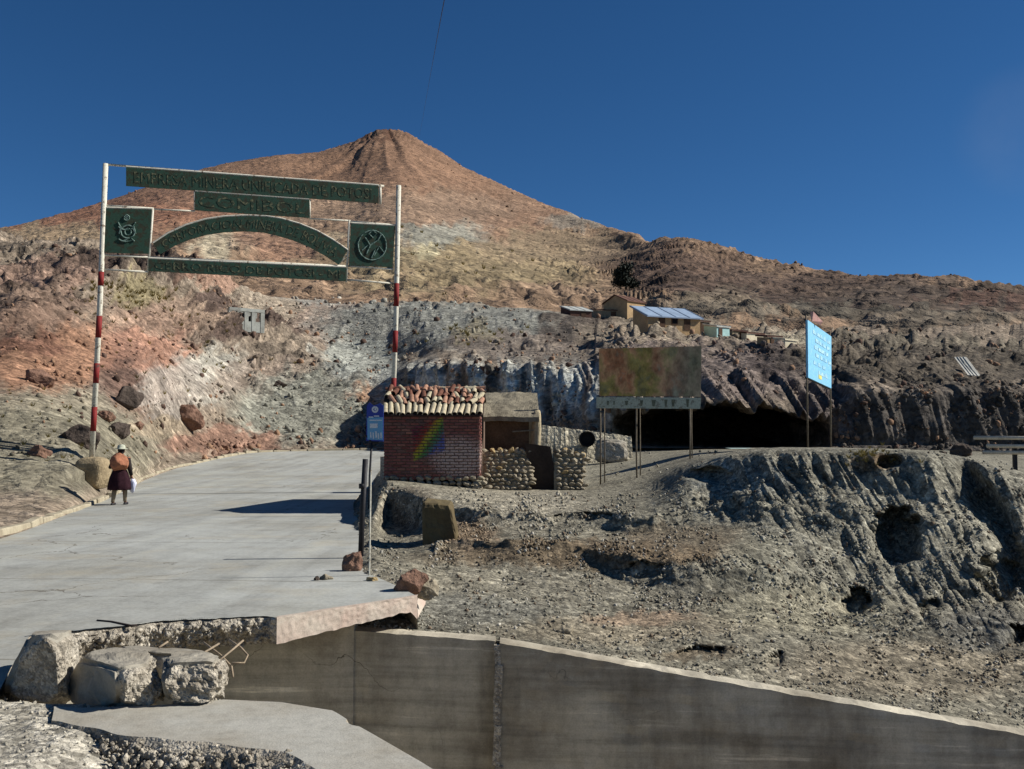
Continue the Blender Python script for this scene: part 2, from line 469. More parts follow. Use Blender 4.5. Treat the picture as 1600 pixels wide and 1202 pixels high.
def paint(sheet, base, blobs, warp=28.0, wl=0.03, seed=40, soft=0.35):
    """mineral colours, some darkened for shade, laid over a sheet as ragged patches"""
    PX, PY = sheet.PX, sheet.PY
    q = np.stack([PX * wl, PY * wl * 1.6, np.zeros_like(PX)], -1)
    wx = noise(q, seed) * warp + noise(q * 3.1, seed + 1) * warp * .5 + noise(q * 9, seed + 2) * warp * .22
    wy = noise(q, seed + 3) * warp * .6 + noise(q * 3.1, seed + 4) * warp * .35 + noise(q * 9, seed + 5) * warp * .16
    C = np.broadcast_to(np.array(base), PX.shape + (3,)).copy()
    for (x, y, rx, ry, col, w) in blobs:
        d = np.sqrt(((PX + wx - x) / rx) ** 2 + ((PY + wy - y) / ry) ** 2)
        k = np.clip((1 + soft - d) / (2 * soft), 0, 1); k = k * k * (3 - 2 * k) * w
        C += (np.array(S(*col)) - C) * k[..., None]
    return C

# --- the hillside behind road and huts
HC = {
 -600: [(978, 9), (840, 16), (700, 26), (640, 34), (560, 42), (480, 55), (420, 70), (360, 90), (350, 120)],
 -200: [(889, 13), (780, 20), (660, 30), (600, 38), (530, 46), (460, 58), (410, 72), (378, 90), (376, 120)],
 0: [(842, 17.2), (742, 27), (612, 36), (578, 42), (522, 48), (455, 62), (420, 72), (394, 85), (392, 115)],
 100: [(806, 22.5), (737, 28.5), (640, 37), (603, 43), (548, 48), (470, 62), (430, 72), (400, 85), (397, 115)],
 200: [(763, 34), (733, 37), (676, 42), (632, 46), (578, 50), (500, 65), (442, 76), (412, 88), (408, 118)],
 300: [(727, 49), (711, 52), (692, 54), (652, 57), (605, 60), (530, 72), (468, 84), (440, 98), (432, 125)],
 400: [(707, 58.5), (701, 60), (695, 61), (670, 64), (640, 67), (565, 82), (522, 95), (482, 112), (462, 135)],
 500: [(703, 61), (697, 63), (680, 65), (655, 68), (628, 71), (572, 85), (540, 98), (483, 115), (471, 135)],
 600: [(701, 64), (695, 66), (675, 68), (650, 70), (620, 73), (585, 80), (560, 92), (480, 115), (471, 135)],
 700: [(702, 60), (690, 62), (660, 63), (630, 64), (600, 65), (572, 67), (556, 76), (484, 110), (474, 132)],
 800: [(702, 55), (690, 56), (660, 57), (625, 58), (597, 59), (573, 61), (562, 70), (491, 108), (481, 130)],
 900: [(702, 50), (688, 52), (660, 53), (630, 54), (602, 55), (575, 58), (560, 66), (502, 104), (489, 128)],
 955: [(701, 47), (694, 50), (675, 51), (650, 51), (634, 51), (568, 58), (548, 64), (512, 104), (495, 128)],
 1000: [(700, 45.5), (693, 53), (652, 55), (641, 50), (635, 46), (556, 57), (541, 63), (517, 104), (498, 128)],
 1100: [(700, 45), (693, 57), (648, 59), (640, 50), (634, 45), (560, 56), (546, 62), (527, 104), (505, 128)],
 1200: [(700, 45), (693, 57), (650, 58), (642, 50), (636, 45), (566, 55), (550, 62), (534, 104), (512, 128)],
 1270: [(700, 45), (694, 51), (668, 52), (656, 48), (648, 45), (578, 53), (556, 61), (540, 104), (516, 128)],
 1305: [(700, 45), (694, 45.6), (684, 45.9), (668, 46), (640, 46), (586, 52), (560, 61), (545, 102), (520, 128)],
 1340: [(701, 45), (692, 45.2), (670, 45.4), (640, 45.8), (610, 46.2), (590, 51), (565, 60), (547, 100), (520, 128)],
 1500: [(704, 45), (692, 45.3), (668, 45.6), (635, 46), (610, 46.5), (597, 51), (582, 58), (548, 90), (515, 128)],
 1600: [(706, 45), (694, 45.3), (668, 45.6), (636, 46), (613, 46.5), (600, 51), (587, 58), (550, 88), (515, 128)],
 1900: [(712, 43), (700, 43.5), (670, 44), (640, 44.6), (620, 45.5), (605, 50), (590, 58), (560, 85), (530, 125)],
 2300: [(724, 40), (710, 41), (680, 42), (650, 43), (630, 44), (615, 50), (600, 58), (575, 80), (550, 120)],
}
H = Sheet(HC, px_cols(-600, -40, 1640, 2300, 2.0))
P = H.points()
N0 = H.normals()
tI = H.t[:, None] + 0 * H.PX
# relief: broad lumps, ridged rock, down-slope furrows
far = np.clip((H.Y - 18) / 40, 0.15, 2.2)
rk = np.clip(0.55 + 1.5 * noise(P / 15, 22), 0.25, 1.3)
d = fbm(P, [14, 7], 0.075, False, 3) + fbm(P, [5, 2.4, 1.2, 0.6, 0.33, 0.2], 0.115, True, 9) * rk
# outcrops that stand out of the slope with broken edges
oc = noise(P / np.array((3.4, 3.4, 2.2)), 25) + .45 * noise(P / 1.1, 26) + .2 * noise(P / .45, 27)
d += np.clip((oc - .16) * 6, 0, 1) * (.5 + .35 * noise(P / .8, 28)) * rk
cen = np.clip((H.PX - 400) / 60, 0, 1) * np.clip((1000 - H.PX) / 60, 0, 1) * np.clip((tI - 4.6) * 1.5, 0, 1)
d = d * (1 - .62 * cen)
fanm = np.clip((H.PX - 230) / 50, 0, 1) * np.clip((620 - H.PX) / 50, 0, 1) * np.clip((5.0 - tI), 0, 1)
d = d * (1 - .5 * fanm)
fur = noise(np.stack([P[..., 0] / 1.5 + P[..., 2] * .10, P[..., 1] / 11, P[..., 2] / 9], -1), 31)
fm = np.clip(.5 + 2.2 * noise(P / 8, 33), 0, 1)
d += (0.3 - np.abs(fur)) * 0.4 * fm * np.clip(tI - 1.5, 0, 1)
crag = np.exp(-(((H.PX - 215) / 150) ** 2 + ((H.PY - 437) / 26) ** 2)) + np.exp(-(((H.PX - 400) / 90) ** 2 + ((H.PY - 535 + (H.PX - 400) * -.25) / 22) ** 2)) \
     + .8 * np.exp(-(((H.PX - 40) / 90) ** 2 + ((H.PY - 495) / 35) ** 2))
d += np.clip(crag, 0, 1) * (.5 + fbm(P, [3.2, 1.4, .7], 0.5, True, 55))
flut = noise(np.stack([P[..., 0] / 0.9 + P[..., 2] * .05, P[..., 1] * 0, P[..., 2] / 7], -1), 61)
cl = np.clip((tI - 1) * 2, 0, 1) * np.clip((5.4 - tI) * 2, 0, 1)
flut2 = noise(np.stack([P[..., 0] / 0.35 + P[..., 2] * .1, P[..., 1] * 0, P[..., 2] / 2.5], -1), 62)
wz = np.where((H.PX > 940) & (H.PX < 1310), .25, 1.0)
d += np.where(H.PX > 640, cl * wz * ((0.35 - np.abs(flut)) * .75 + (.3 - np.abs(flut2)) * .35), 0)
d += np.where((H.PX > 930) & (tI > 3.8), fbm(P, [2.2, 1.0, .5, .26], .15, True, 66) * np.clip((tI - 3.8), 0, 1), 0)
cave = np.clip(1 - np.abs(H.PX - 1140) / 170, 0, 1) > 0
d = np.where(cave & (tI > 0.2) & (tI < 3.6), d * 0.5, d)
d = np.where(tI < 0.8, d * 0.25 * np.clip(tI * 1.3, 0, 1), d)
d *= np.clip(far, 0.3, 1.3)
# ragged brow of the adit
br = cave & (tI > 3.3) & (tI < 4.6)
H.P = P + N0 * d[..., None]
H.P[..., 2] += np.where(br, noise(np.stack([P[..., 0] / .55, P[..., 0] * 0, P[..., 0] * 0 + 4], -1), 71) * 0.6 + noise(np.stack([P[..., 0] / .22, P[..., 0] * 0, P[..., 0] * 0 + 4], -1), 73) * 0.3 + noise(np.stack([P[..., 0] / 2.2, P[..., 0] * 0, P[..., 0] * 0 + 9], -1), 72) * .6, 0)
hb = [
 (60, 700, 190, 75, (126, 119, 99), .9), (60, 625, 120, 22, (150, 138, 115), .6), (60, 560, 130, 52, (158, 110, 78), .95),
 (230, 560, 70, 80, (162, 112, 88), .9), (190, 600, 45, 30, (118, 92, 80), .7), (10, 490, 130, 45, (122, 96, 80), .9),
 (70, 440, 100, 22, (146, 112, 94), .8), (225, 432, 150, 22, (74, 59, 52), .95), (30, 545, 70, 14, (110, 70, 54), .7), (190, 585, 30, 22, (92, 68, 58), .7), (205, 470, 40, 16, (140, 126, 84), .8), (260, 500, 110, 25, (146, 118, 98), .8),
 (400, 528, 95, 18, (80, 62, 55), .9), (330, 480, 40, 16, (90, 70, 62), .9), (330, 590, 55, 40, (168, 162, 150), .9), (270, 610, 55, 45, (152, 140, 130), .9), (400, 600, 80, 30, (150, 128, 112), .7),
 (480, 640, 120, 48, (138, 137, 124), .95), (345, 690, 90, 24, (142, 102, 82), .9), (250, 670, 60, 14, (158, 138, 112), .7), (520, 505, 70, 45, (162, 136, 118), .8),
 (420, 470, 60, 26, (168, 150, 128), .7), (390, 445, 110, 16, (165, 122, 98), .8), (500, 455, 60, 26, (165, 160, 150), .8),
 (690, 512, 200, 40, (134, 134, 127), .95), (810, 540, 120, 22, (130, 114, 102), .9), (740, 520, 32, 18, (142, 128, 98), .7), (560, 565, 65, 36, (150, 153, 146), .9),
 (590, 618, 45, 12, (165, 118, 84), .8), (640, 600, 60, 30, (158, 158, 150), .8), (900, 515, 60, 22, (86, 74, 66), .9), (1080, 590, 190, 45, (118, 102, 96), .95), (1100, 525, 190, 16, (142, 126, 106), .9),
 (1230, 540, 40, 10, (160, 148, 124), .7), (1210, 575, 40, 25, (88, 74, 72), .8), (1480, 572, 260, 34, (88, 78, 66), .95), (1480, 545, 200, 10, (112, 102, 86), .7), (1480, 660, 260, 55, (78, 72, 68), .95),
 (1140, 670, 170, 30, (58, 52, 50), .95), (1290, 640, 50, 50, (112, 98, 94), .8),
]
hc = paint(H, S(138, 120, 102), hb, soft=.22)
stk = noise(np.stack([H.PX / 17 + noise(np.stack([H.PX / 40, H.PY / 40, H.PX * 0], -1), 5) * .5, H.PY / 130, H.PX * 0 + 3], -1), 77) + .12
k = np.exp(-(((H.PX - 790) / 185) ** 4 + ((H.PY - 612) / 44) ** 4))
hc += (np.array(S(190, 194, 188)) - hc) * (k * np.clip(stk * 4 + .15, 0, 1) * .95)[..., None]
hc += (np.array(S(78, 78, 74)) - hc) * (k * np.clip(-stk * 4 + .1, 0, 1) * .9)[..., None]  # dark streaks: shade of the recesses put into the colour
hc *= (1 + 0.18 * noise(P / np.array((3, 3, .7)), 88) + 0.14 * noise(P / 1.1, 89))[..., None]
def tone(c, k, g=1.0):
    l = (c * np.array((.3, .55, .15))).sum(-1, keepdims=True)
    return np.clip(l + (c - l) * k, .01, .9) * g * np.array((1.0, 1.0, .93))
hc = tone(hc, .72, 1.06)
hill = add('hillside', H.mesh('hillside', hc), M['hill']); tag(hill, kind='structure')

# --- the cone-shaped mountain behind
sky_px = [-1400, -700, -200, 0, 60, 150, 230, 300, 380, 430, 470, 540, 575, 600, 622, 640, 662, 700, 750, 800, 850, 900, 940, 1000, 1060, 1120, 1200, 1300, 1400, 1500, 1600, 2000, 2700]
sky_py = [560, 470, 395, 357, 345, 322, 293, 272, 254, 246, 242, 230, 214, 206, 206, 212, 225, 248, 275, 299, 322, 341, 356, 373, 380, 397, 415, 424, 432, 441, 458, 505, 570]
sky_Y = [600, 700, 900, 950, 980, 1050, 1100, 1150, 1200, 1250, 1300, 1420, 1480, 1500, 1500, 1490, 1480, 1440, 1380, 1300, 1200, 1050, 900, 620, 480, 440, 400, 360, 330, 310, 290, 260, 230]
h8p, h8py = sorted(HC), [HC[x][8][0] for x in sorted(HC)]
MC = {}
for x, py, Y in zip(sky_px, sky_py, sky_Y):
    b = float(pchip(h8p, h8py, np.array([x]))[0]) + 26
    rows = []
    for t in (0, .14, .3, .45, .6, .75, .88, 1.0):
        sag = 0.0 if x > 1000 else 10 * math.sin(math.pi * t)
        rows.append((b + (py - b) * t + sag, 112 * (Y / 112) ** t))
    rows += [(py + 45, Y * 1.25), (640, Y * 2.2)]
    MC[x] = rows
MT = Sheet(MC, px_cols(-1400, -60, 1660, 2700, 2.0, 20), row_px=2.2)
P = MT.points(); N0 = MT.normals()
q = P / (MT.Y / 600)[..., None]
d = (fbm(P, [160, 80, 40], 0.035, False, 101) * np.clip((MT.Y - 120) / 500, 0.03, 1) + fbm(P, [28, 13, 6, 3, 1.5], 0.12, True, 111) * np.clip(1.1 - MT.Y / 1500, .35, 1.0) * np.clip(.6 + 1.4 * noise(P / 60, 118), .3, 1.3))
oc = noise(P / np.array((9, 9, 5)), 125) + .5 * noise(P / 3.5, 126)
d += np.clip((oc - .2) * 5, 0, 1) * np.where(MT.Y < 450, .9, .5)
ang = np.arctan2(P[..., 0] + 190, P[..., 1] - 1500)
gul = noise(np.stack([ang * 26, np.log(MT.Y) * 1.5, ang * 0], -1), 121)
d += (0.3 - np.abs(gul)) * MT.Y * 0.0045 * np.clip((MT.Y - 220) / 400, 0, 1)
crg = np.exp(-(((MT.PX - 592) / 26) ** 2 + ((MT.PY - 216) / 12) ** 2)) + .6 * np.exp(-(((MT.PX - 540) / 50) ** 2 + ((MT.PY - 232) / 8) ** 2))
d += crg * fbm(P, [34, 15, 7], 0.13, True, 131)
MT.P = P + N0 * (d * np.clip(MT.t[:, None], 0.1, 1))[..., None]
mb = [
 (620, 250, 330, 60, (148, 110, 84), .9), (150, 335, 240, 34, (163, 112, 84), .9), (300, 300, 130, 30, (160, 118, 92), .8), (800, 340, 160, 40, (156, 118, 92), .85),
 (600, 330, 220, 32, (148, 120, 98), .85), (720, 425, 220, 45, (152, 132, 98), .95), (690, 370, 75, 22, (152, 150, 138), .9), (560, 380, 60, 18, (172, 152, 122), .7),
 (345, 388, 50, 20, (190, 176, 148), .85), (430, 385, 80, 22, (166, 124, 98), .8), (80, 375, 120, 20, (168, 142, 110), .9), (660, 400, 24, 14, (178, 166, 130), .8), (910, 350, 60, 10, (146, 140, 128), .7),
 (860, 390, 120, 30, (150, 128, 100), .8), (960, 410, 60, 22, (136, 114, 92), .85), (1060, 430, 110, 36, (110, 86, 72), .9), (1250, 455, 240, 36, (94, 75, 64), .95), (1480, 480, 240, 40, (88, 74, 64), .95),  # right-hand patches here and below darkened: grazing shade put into their colour
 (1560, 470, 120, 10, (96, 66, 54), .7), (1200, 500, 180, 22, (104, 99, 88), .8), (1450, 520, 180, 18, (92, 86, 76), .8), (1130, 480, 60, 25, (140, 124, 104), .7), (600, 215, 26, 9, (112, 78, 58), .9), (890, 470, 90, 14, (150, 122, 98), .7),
]
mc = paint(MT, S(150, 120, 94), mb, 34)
band = noise(np.stack([MT.PX / 190, MT.PY / 13 - MT.PX / 150, MT.PX * 0], -1), 141)
mc *= (1 + .2 * band + .12 * noise(np.stack([MT.PX / 30, MT.PY / 9, MT.PX * 0], -1), 142) + .1 * noise(np.stack([MT.PX / 8, MT.PY / 5, MT.PX * 0], -1), 143))[..., None]
mc = tone(mc, .8, .94)
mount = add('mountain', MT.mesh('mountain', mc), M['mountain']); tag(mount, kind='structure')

# --- the bank between the road, the wall and the mine yard
GPX = [540, 578, 606, 640, 700, 800, 900, 1000, 1100, 1200, 1300, 1400, 1500, 1600, 1800, 2200]
GL = [
 ([984.0, 985.0, 987.0, 989.0, 994.0, 1007.0, 1025.0, 1043.0, 1061.0, 1080.0, 1098.0, 1115.0, 1133.0, 1151.0, 1186.0, 1255.0], [10.84, 10.819999999999999, 10.799999999999999, 10.76, 10.67, 10.52, 10.42, 10.34, 10.27, 10.2, 10.12, 10.049999999999999, 9.979999999999999, 9.92, 9.819999999999999, 9.62]),
 ([924.2, 914.0, 908.0, 902.0, 857.0, 872.0, 877.0, 912.0, 936.0, 941.0, 960.0, 1008.0, 1023.0, 1034.0, 1062.0, 1110.0], [12.0, 12.05, 12.4, 13.0, 15.6, 15.0, 14.8, 13.8, 13.2, 13.4, 13.6, 12.8, 12.6, 12.5, 12.2, 11.8]),
 ([892.2, 878.0, 866.0, 858.0, 842.0, 848.0, 851.0, 862.0, 862.0, 873.0, 896.0, 930.0, 946.0, 961.0, 985.0, 1030.0], [13.9, 14.0, 14.9, 15.6, 16.15, 15.55, 15.35, 14.35, 14.2, 14.3, 14.5, 13.9, 13.6, 13.4, 13.8, 13.2]),
 ([849.7, 833.0, 818.0, 822.0, 815.0, 818.0, 819.0, 832.0, 820.0, 835.0, 842.0, 852.0, 868.0, 885.0, 915.0, 960.0], [17.6, 18.0, 20.3, 19.6, 17.9, 17.3, 17.3, 16.7, 16.6, 15.9, 15.6, 15.0, 14.4, 14.1, 15.0, 14.4]),
 ([831.9, 806.0, 765.0, 772.0, 790.0, 798.0, 800.0, 800.0, 762.0, 757.0, 766.0, 776.0, 795.0, 815.0, 850.0, 895.0], [19.8, 20.0, 20.9, 20.2, 18.45, 17.85, 17.85, 17.25, 17.9, 17.0, 16.6, 16.1, 15.6, 15.2, 16.0, 15.4]),
 ([816.6, 793.0, 752.0, 756.0, 768.0, 776.0, 776.0, 768.0, 724.0, 702.0, 700.0, 702.0, 714.0, 742.0, 790.0, 840.0], [22.2, 23.0, 22.4, 22.0, 21.5, 21.5, 21.5, 22.0, 19.6, 18.2, 17.7, 17.3, 16.9, 16.3, 17.4, 16.4]),
 ([792.0, 786.0, 750.0, 752.0, 757.0, 765.0, 764.0, 740.0, 711.0, 705.5, 703.5, 705.0, 713.5, 738.0, 775.0, 815.0], [26.5, 26.4, 24.2, 24.1, 24.1, 24.2, 24.6, 27.0, 28, 27, 26.5, 26.5, 26, 24.5, 24.0, 22.0]),
 ([736.0, 734.0, 732.0, 728.0, 712.0, 711.0, 706.0, 703.0, 702.0, 701.5, 701.0, 702.0, 704.0, 706.0, 713.0, 724.0], [47.0, 47.0, 47.0, 47.0, 47.0, 47.0, 47.0, 47.0, 47.0, 47.0, 47.0, 47.0, 47.0, 47.0, 45.0, 42.0]),
]
GC = {x: [(GL[k][0][i], GL[k][1][i]) for k in range(len(GL))] for i, x in enumerate(GPX)}
Gs = Sheet(GC, px_cols(540, 560, 1680, 2200, 1.8), row_px=1.7)
# hollows eroded into the face: pushed away from the viewer
def hollow(cx, cy, rx, ry, depth, sharp=5):
    w = noise(np.stack([Gs.PX / 22, Gs.PY / 22, Gs.PX * 0], -1), int(cx)) * .35
    r = np.sqrt(((Gs.PX - cx) / rx) ** 2 + ((Gs.PY - cy) / ry) ** 2) + w
    k = np.clip((1.15 - r) * 2.2, 0, 1); return depth * .75 * k * k * (3 - 2 * k)
for a in [(1402, 838, 38, 46, 1.1), (1338, 942, 26, 22, .6), (1452, 958, 24, 18, .3), (1560, 905, 30, 40, .7), (1105, 743, 34, 12, 1.0), (1388, 722, 20, 10, .5),
          (910, 809, 46, 9, .35), (1090, 1024, 50, 8, .25), (1010, 893, 40, 14, .12), (1590, 1005, 25, 16, .5), (1210, 1040, 20, 12, .25)]:
    Gs.Y += hollow(*a)
tG = Gs.t[:, None] + 0 * Gs.PX
face = np.clip((Gs.PX - 1010) / 120, 0, 1) * np.clip((tG - 1.3) / .8, 0, 1) * np.clip((5.05 - tG) / .4, 0, 1)
sx = Gs.PX - (Gs.PY - 700) * 0.55
qn = np.stack([sx / 46, Gs.PY / 210, sx * 0], -1)
g1 = noise(qn, 201); g2 = noise(qn * np.array((2.6, 1.8, 1)), 202); g3 = noise(qn * np.array((6, 4, 1)), 203)
g1 = g1 + .35 * noise(np.stack([Gs.PX / 30, Gs.PY / 30, sx * 0], -1), 204)
gm_ = np.clip(.6 + 1.3 * noise(np.stack([Gs.PX / 120, Gs.PY / 90, sx * 0], -1), 205), .15, 1.2)
Gs.Y += face * gm_ * (np.abs(g1) * -0.42 + np.abs(g2) * -0.2 + np.abs(g3) * -.12 + .22)
# the deep runnel at the right
rx_ = Gs.PX - (1500 + (Gs.PY - 715) * 0.55)
Gs.Y += .9 * np.exp(-(rx_ / 22) ** 2) * np.clip((tG - 1.6), 0, 1) * np.clip((5.3 - tG) * 3, 0, 1)
P = Gs.points(); N0 = Gs.normals()
edge = np.clip(tG * 2.5, 0.0, 1)
d = fbm(P, [2.6, 1.3], 0.05, False, 211) + fbm(P, [.9, .45, .22, .11, .06], 0.06, True, 215) * np.clip(.75 + noise(P / 2.2, 216), .3, 1.5)
scarp = np.clip(1 - np.abs(tG - 1.5) / .55, 0, 1) + np.clip(1 - np.abs(tG - 3.5) / .55, 0, 1)
d += np.clip(scarp, 0, 1) * fbm(P, [.8, .35, .17], .17, True, 231) * (Gs.PX > 680)
d = np.where(tG > 5, d * np.clip(1 - (tG - 5) * 1.2, .15, 1), d)
d = np.minimum(d, np.where(tG < .5, .02 + tG * .3, 9))
Gs.P = P + N0 * (d * np.where(tG < .4, .3 + edge * .7, 1))[..., None]
gb = [
 (1350, 820, 290, 130, (140, 135, 119), .9), (760, 790, 160, 34, (160, 150, 130), .9), (640, 800, 40, 40, (118, 104, 86), .7), (800, 730, 220, 30, (158, 150, 128), .9), (900, 868, 240, 22, (120, 100, 74), .9), (1060, 850, 110, 30, (128, 106, 78), .6),
 (730, 835, 50, 22, (150, 122, 92), .8), (800, 920, 260, 26, (142, 134, 116), .8), (700, 960, 160, 24, (138, 134, 122), .9), (1000, 985, 220, 20, (152, 138, 114), .8), (1010, 970, 90, 12, (162, 132, 104), .7), (1090, 1024, 60, 9, (96, 82, 64), .8),
 (1160, 745, 90, 28, (134, 134, 126), .8), (1365, 722, 34, 14, (130, 100, 62), .8), (1440, 1050, 220, 40, (142, 128, 106), .8), (1250, 960, 140, 40, (150, 142, 118), .8), (1540, 990, 80, 34, (116, 112, 104), .8), (1180, 880, 60, 40, (150, 144, 124), .6),
]
gc = paint(Gs, S(134, 127, 110), gb, 20, .05, 240)
gc *= (1 + .16 * noise(P / .5, 250) + .2 * noise(P / .13, 251))[..., None]
gc = tone(gc, .72, .93)
bank = add('gravel_bank', Gs.mesh('gravel_bank', gc), M['bank']); tag(bank, kind='structure')

# --- the wide ground beneath everything, and the bed of the gully
n = 60
gx = np.concatenate([-np.geomspace(4000, 8, n), np.geomspace(8, 4000, n)]); gy = np.concatenate([np.linspace(-4000, -60, 20), np.linspace(-50, 60, 60), np.geomspace(70, 5000, 30)])
XX, YY = np.meshgrid(gx, gy)
ZZ = -3.6 + .25 * noise(np.stack([XX / 9, YY / 9, XX * 0], -1), 300) - np.clip(np.hypot(XX, YY) - 200, 0, None) * .01
idx = np.arange(XX.size).reshape(XX.shape)
qd = np.stack([idx[:-1, :-1], idx[:-1, 1:], idx[1:, 1:], idx[1:, :-1]], -1).reshape(-1, 4)
gcol = np.broadcast_to(np.array(S(135, 122, 104)), XX.shape + (3,)) * (1 + .15 * noise(np.stack([XX / 30, YY / 30, XX * 0], -1), 301))[..., None]
ground = add('ground', mesh_from('ground', np.stack([XX, YY, ZZ], -1).reshape(-1, 3), qd, gcol, True), M['hill']); tag(ground, kind='structure')

# ------------------------------------------------------------------ road
def road_z(Y):
    return np.interp(Y, [0, 24, 34, 40, 49, 58, 62, 75], [0, 0, .07, .25, .5, 1.0, 1.14, 1.4])
near = [(-700, 1030), (-320, 1070), (-60, 1092), (-12, 1084), (6, 1050), (38, 998), (60, 994), (92, 991), (135, 986), (200, 979), (255, 971), (300, 969), (360, 965), (418, 963), (432, 965), (520, 951), (600, 939), (652, 931)]
nearP = [on_z(a, b, 0.0) for a, b in near]
cum = np.concatenate([[0], np.cumsum([(nearP[i + 1] - nearP[i]).length for i in range(len(nearP) - 1)])])
NCOL = 620
s = np.linspace(0, cum[-1], NCOL)
row0 = np.stack([np.interp(s, cum, [p[k] for p in nearP]) for k in range(3)], -1)
broken = np.clip((s - cum[7]) / .15, 0, 1) * np.clip((cum[14] - s) / .15, 0, 1)
row0[:, 1] += (noise(np.stack([s / .5, s * 0, s * 0], -1), 310) * .10 + noise(np.stack([s / .13, s * 0, s * 0], -1), 311) * .055 + noise(np.stack([s / .05, s * 0, s * 0], -1), 313) * .02) * broken
Lb = [(-14.5, 11), (-11.5, 13), (-9.9, 15.2), (-8.85, 17.3), (-10.0, 22.5), (-11.1, 27.3), (-12.9, 34), (-14.3, 40), (-15.6, 49), (-15.2, 57), (-12.4, 60.2), (-9.3, 61.4), (0, 65), (14, 69)]
Rb = [(-1.06, 10.78), (-1.35, 11.7), (-1.9, 13.0), (-2.55, 17), (-3.0, 20), (-3.75, 24), (-4.35, 28), (-4.9, 36), (-4.2, 45), (-3.2, 49), (-2.0, 51.5), (-.2, 53.5), (4, 56), (14, 59)]
tt = np.linspace(0, len(Lb) - 1, 170)
Lr = pchip(np.arange(len(Lb)), np.array(Lb, float), tt); Rr = pchip(np.arange(len(Rb)), np.array(Rb, float), tt)
u = s / cum[-1]
rows = [row0]
for j in range(len(tt)):
    k_ = tt[j] / (len(Lb) - 1)
    e = Lr[j][None] * (1 - u[:, None]) + Rr[j][None] * u[:, None]
    if tt[j] < 2.2:      # blend away from the broken edge
        w = max(0.03, tt[j] / 2.2); w = w * w * (3 - 2 * w)
        e = row0[:, :2] * (1 - w) + e * w if j > 0 else row0[:, :2] + np.array((0, .10))
    z = road_z(e[:, 1]) + noise(np.stack([e[:, 0] / 2.5, e[:, 1] / 2.5, e[:, 0] * 0], -1), 315) * .015
    z = np.where(e[:, 1] < 13, z + np.clip((13 - e[:, 1]) * .0, 0, 1), z)
    rows.append(np.column_stack([e, z]))
top = np.array(rows)
top[0, :, 2] += noise(np.stack([s / .09, s * 0, s * 0], -1), 317) * .012 * broken - .02 * broken
# thickness: the fractured rim drops in ragged rings
skirt = []
for i_, (dz, dy) in enumerate([(.015, -.012), (.03, -.02), (.05, -.03), (.07, -.032), (.09, -.03), (.11, -.02), (.13, -.01), (.15, .0), (.17, .012), (.19, .03), (.22, .05), (.25, .08)]):
    r = row0.copy(); r[:, 2] = -dz - .02 * broken
    r[:, 1] += dy * broken + broken * (noise(np.stack([s / .12, s * 0 + dz / .12, s * 0], -1), 320) * .06 + noise(np.stack([s / .05, s * 0 + dz / .05, s * 0], -1), 321) * .045 + noise(np.stack([s / .022, s * 0 + dz / .022, s * 0], -1), 322) * .02)
    r[:, 2] += broken * noise(np.stack([s / .3, s * 0, s * 0], -1), 323) * .06 * (i_ / 11)
    en = np.clip((s - cum[14]) / .1, 0, 1) * np.clip((cum[-1] - s) / .1, 0, 1)
    r[:, 1] += en * (noise(np.stack([s / .2, s * 0 + dz / .2, s * 0], -1), 330) * .02 + noise(np.stack([s / .06, s * 0 + dz / .06, s * 0], -1), 331) * .012)
    r[:, 2] += en * (.10 * (s - cum[14]) / (cum[-1] - cum[14]) * (i_ / 11) + noise(np.stack([s / .12, s * 0, s * 0], -1), 333) * .02 * (i_ / 11))
    skirt.append(r)
under = skirt[-1].copy(); under[:, 1] += 1.6
allr = np.array([under] + skirt[::-1] + list(top))
R_, C_ = allr.shape[:2]
idx = np.arange(R_ * C_).reshape(R_, C_)
qd = np.stack([idx[:-1, :-1], idx[:-1, 1:], idx[1:, 1:], idx[1:, :-1]], -1).reshape(-1, 4)
rme = mesh_from('road', allr.reshape(-1, 3), qd, None, False)
rme.materials.append(M['road']); rme.materials.append(M['fracture']); rme.materials.append(M['pink'])
mi = np.zeros((R_ - 1, C_ - 1), np.int32); mi[:14] = 1
endcol = s[:-1] > cum[14]; mi[:14, endcol] = 2
rme.polygons.foreach_set('material_index', mi.ravel())
sm = np.zeros((R_ - 1, C_ - 1), bool); sm[15:] = True
rme.polygons.foreach_set('use_smooth', sm.ravel())
road = add('road', rme); tag(road, kind='structure')
# right-hand flank of the road slab
side = MB()
for j in range(len(tt) - 1):
    if Rr[j][1] > 30: break
    a, b = top[j + 1, -1], top[j + 2, -1]
    if j == 0: a = top[0, -1]
    side.raw([a, b, (b[0] + .02, b[1], b[2] - .9), (a[0] + .02, a[1], a[2] - .9)], [(0, 1, 2, 3)])
side.build('road_edge', M['slab'], road)

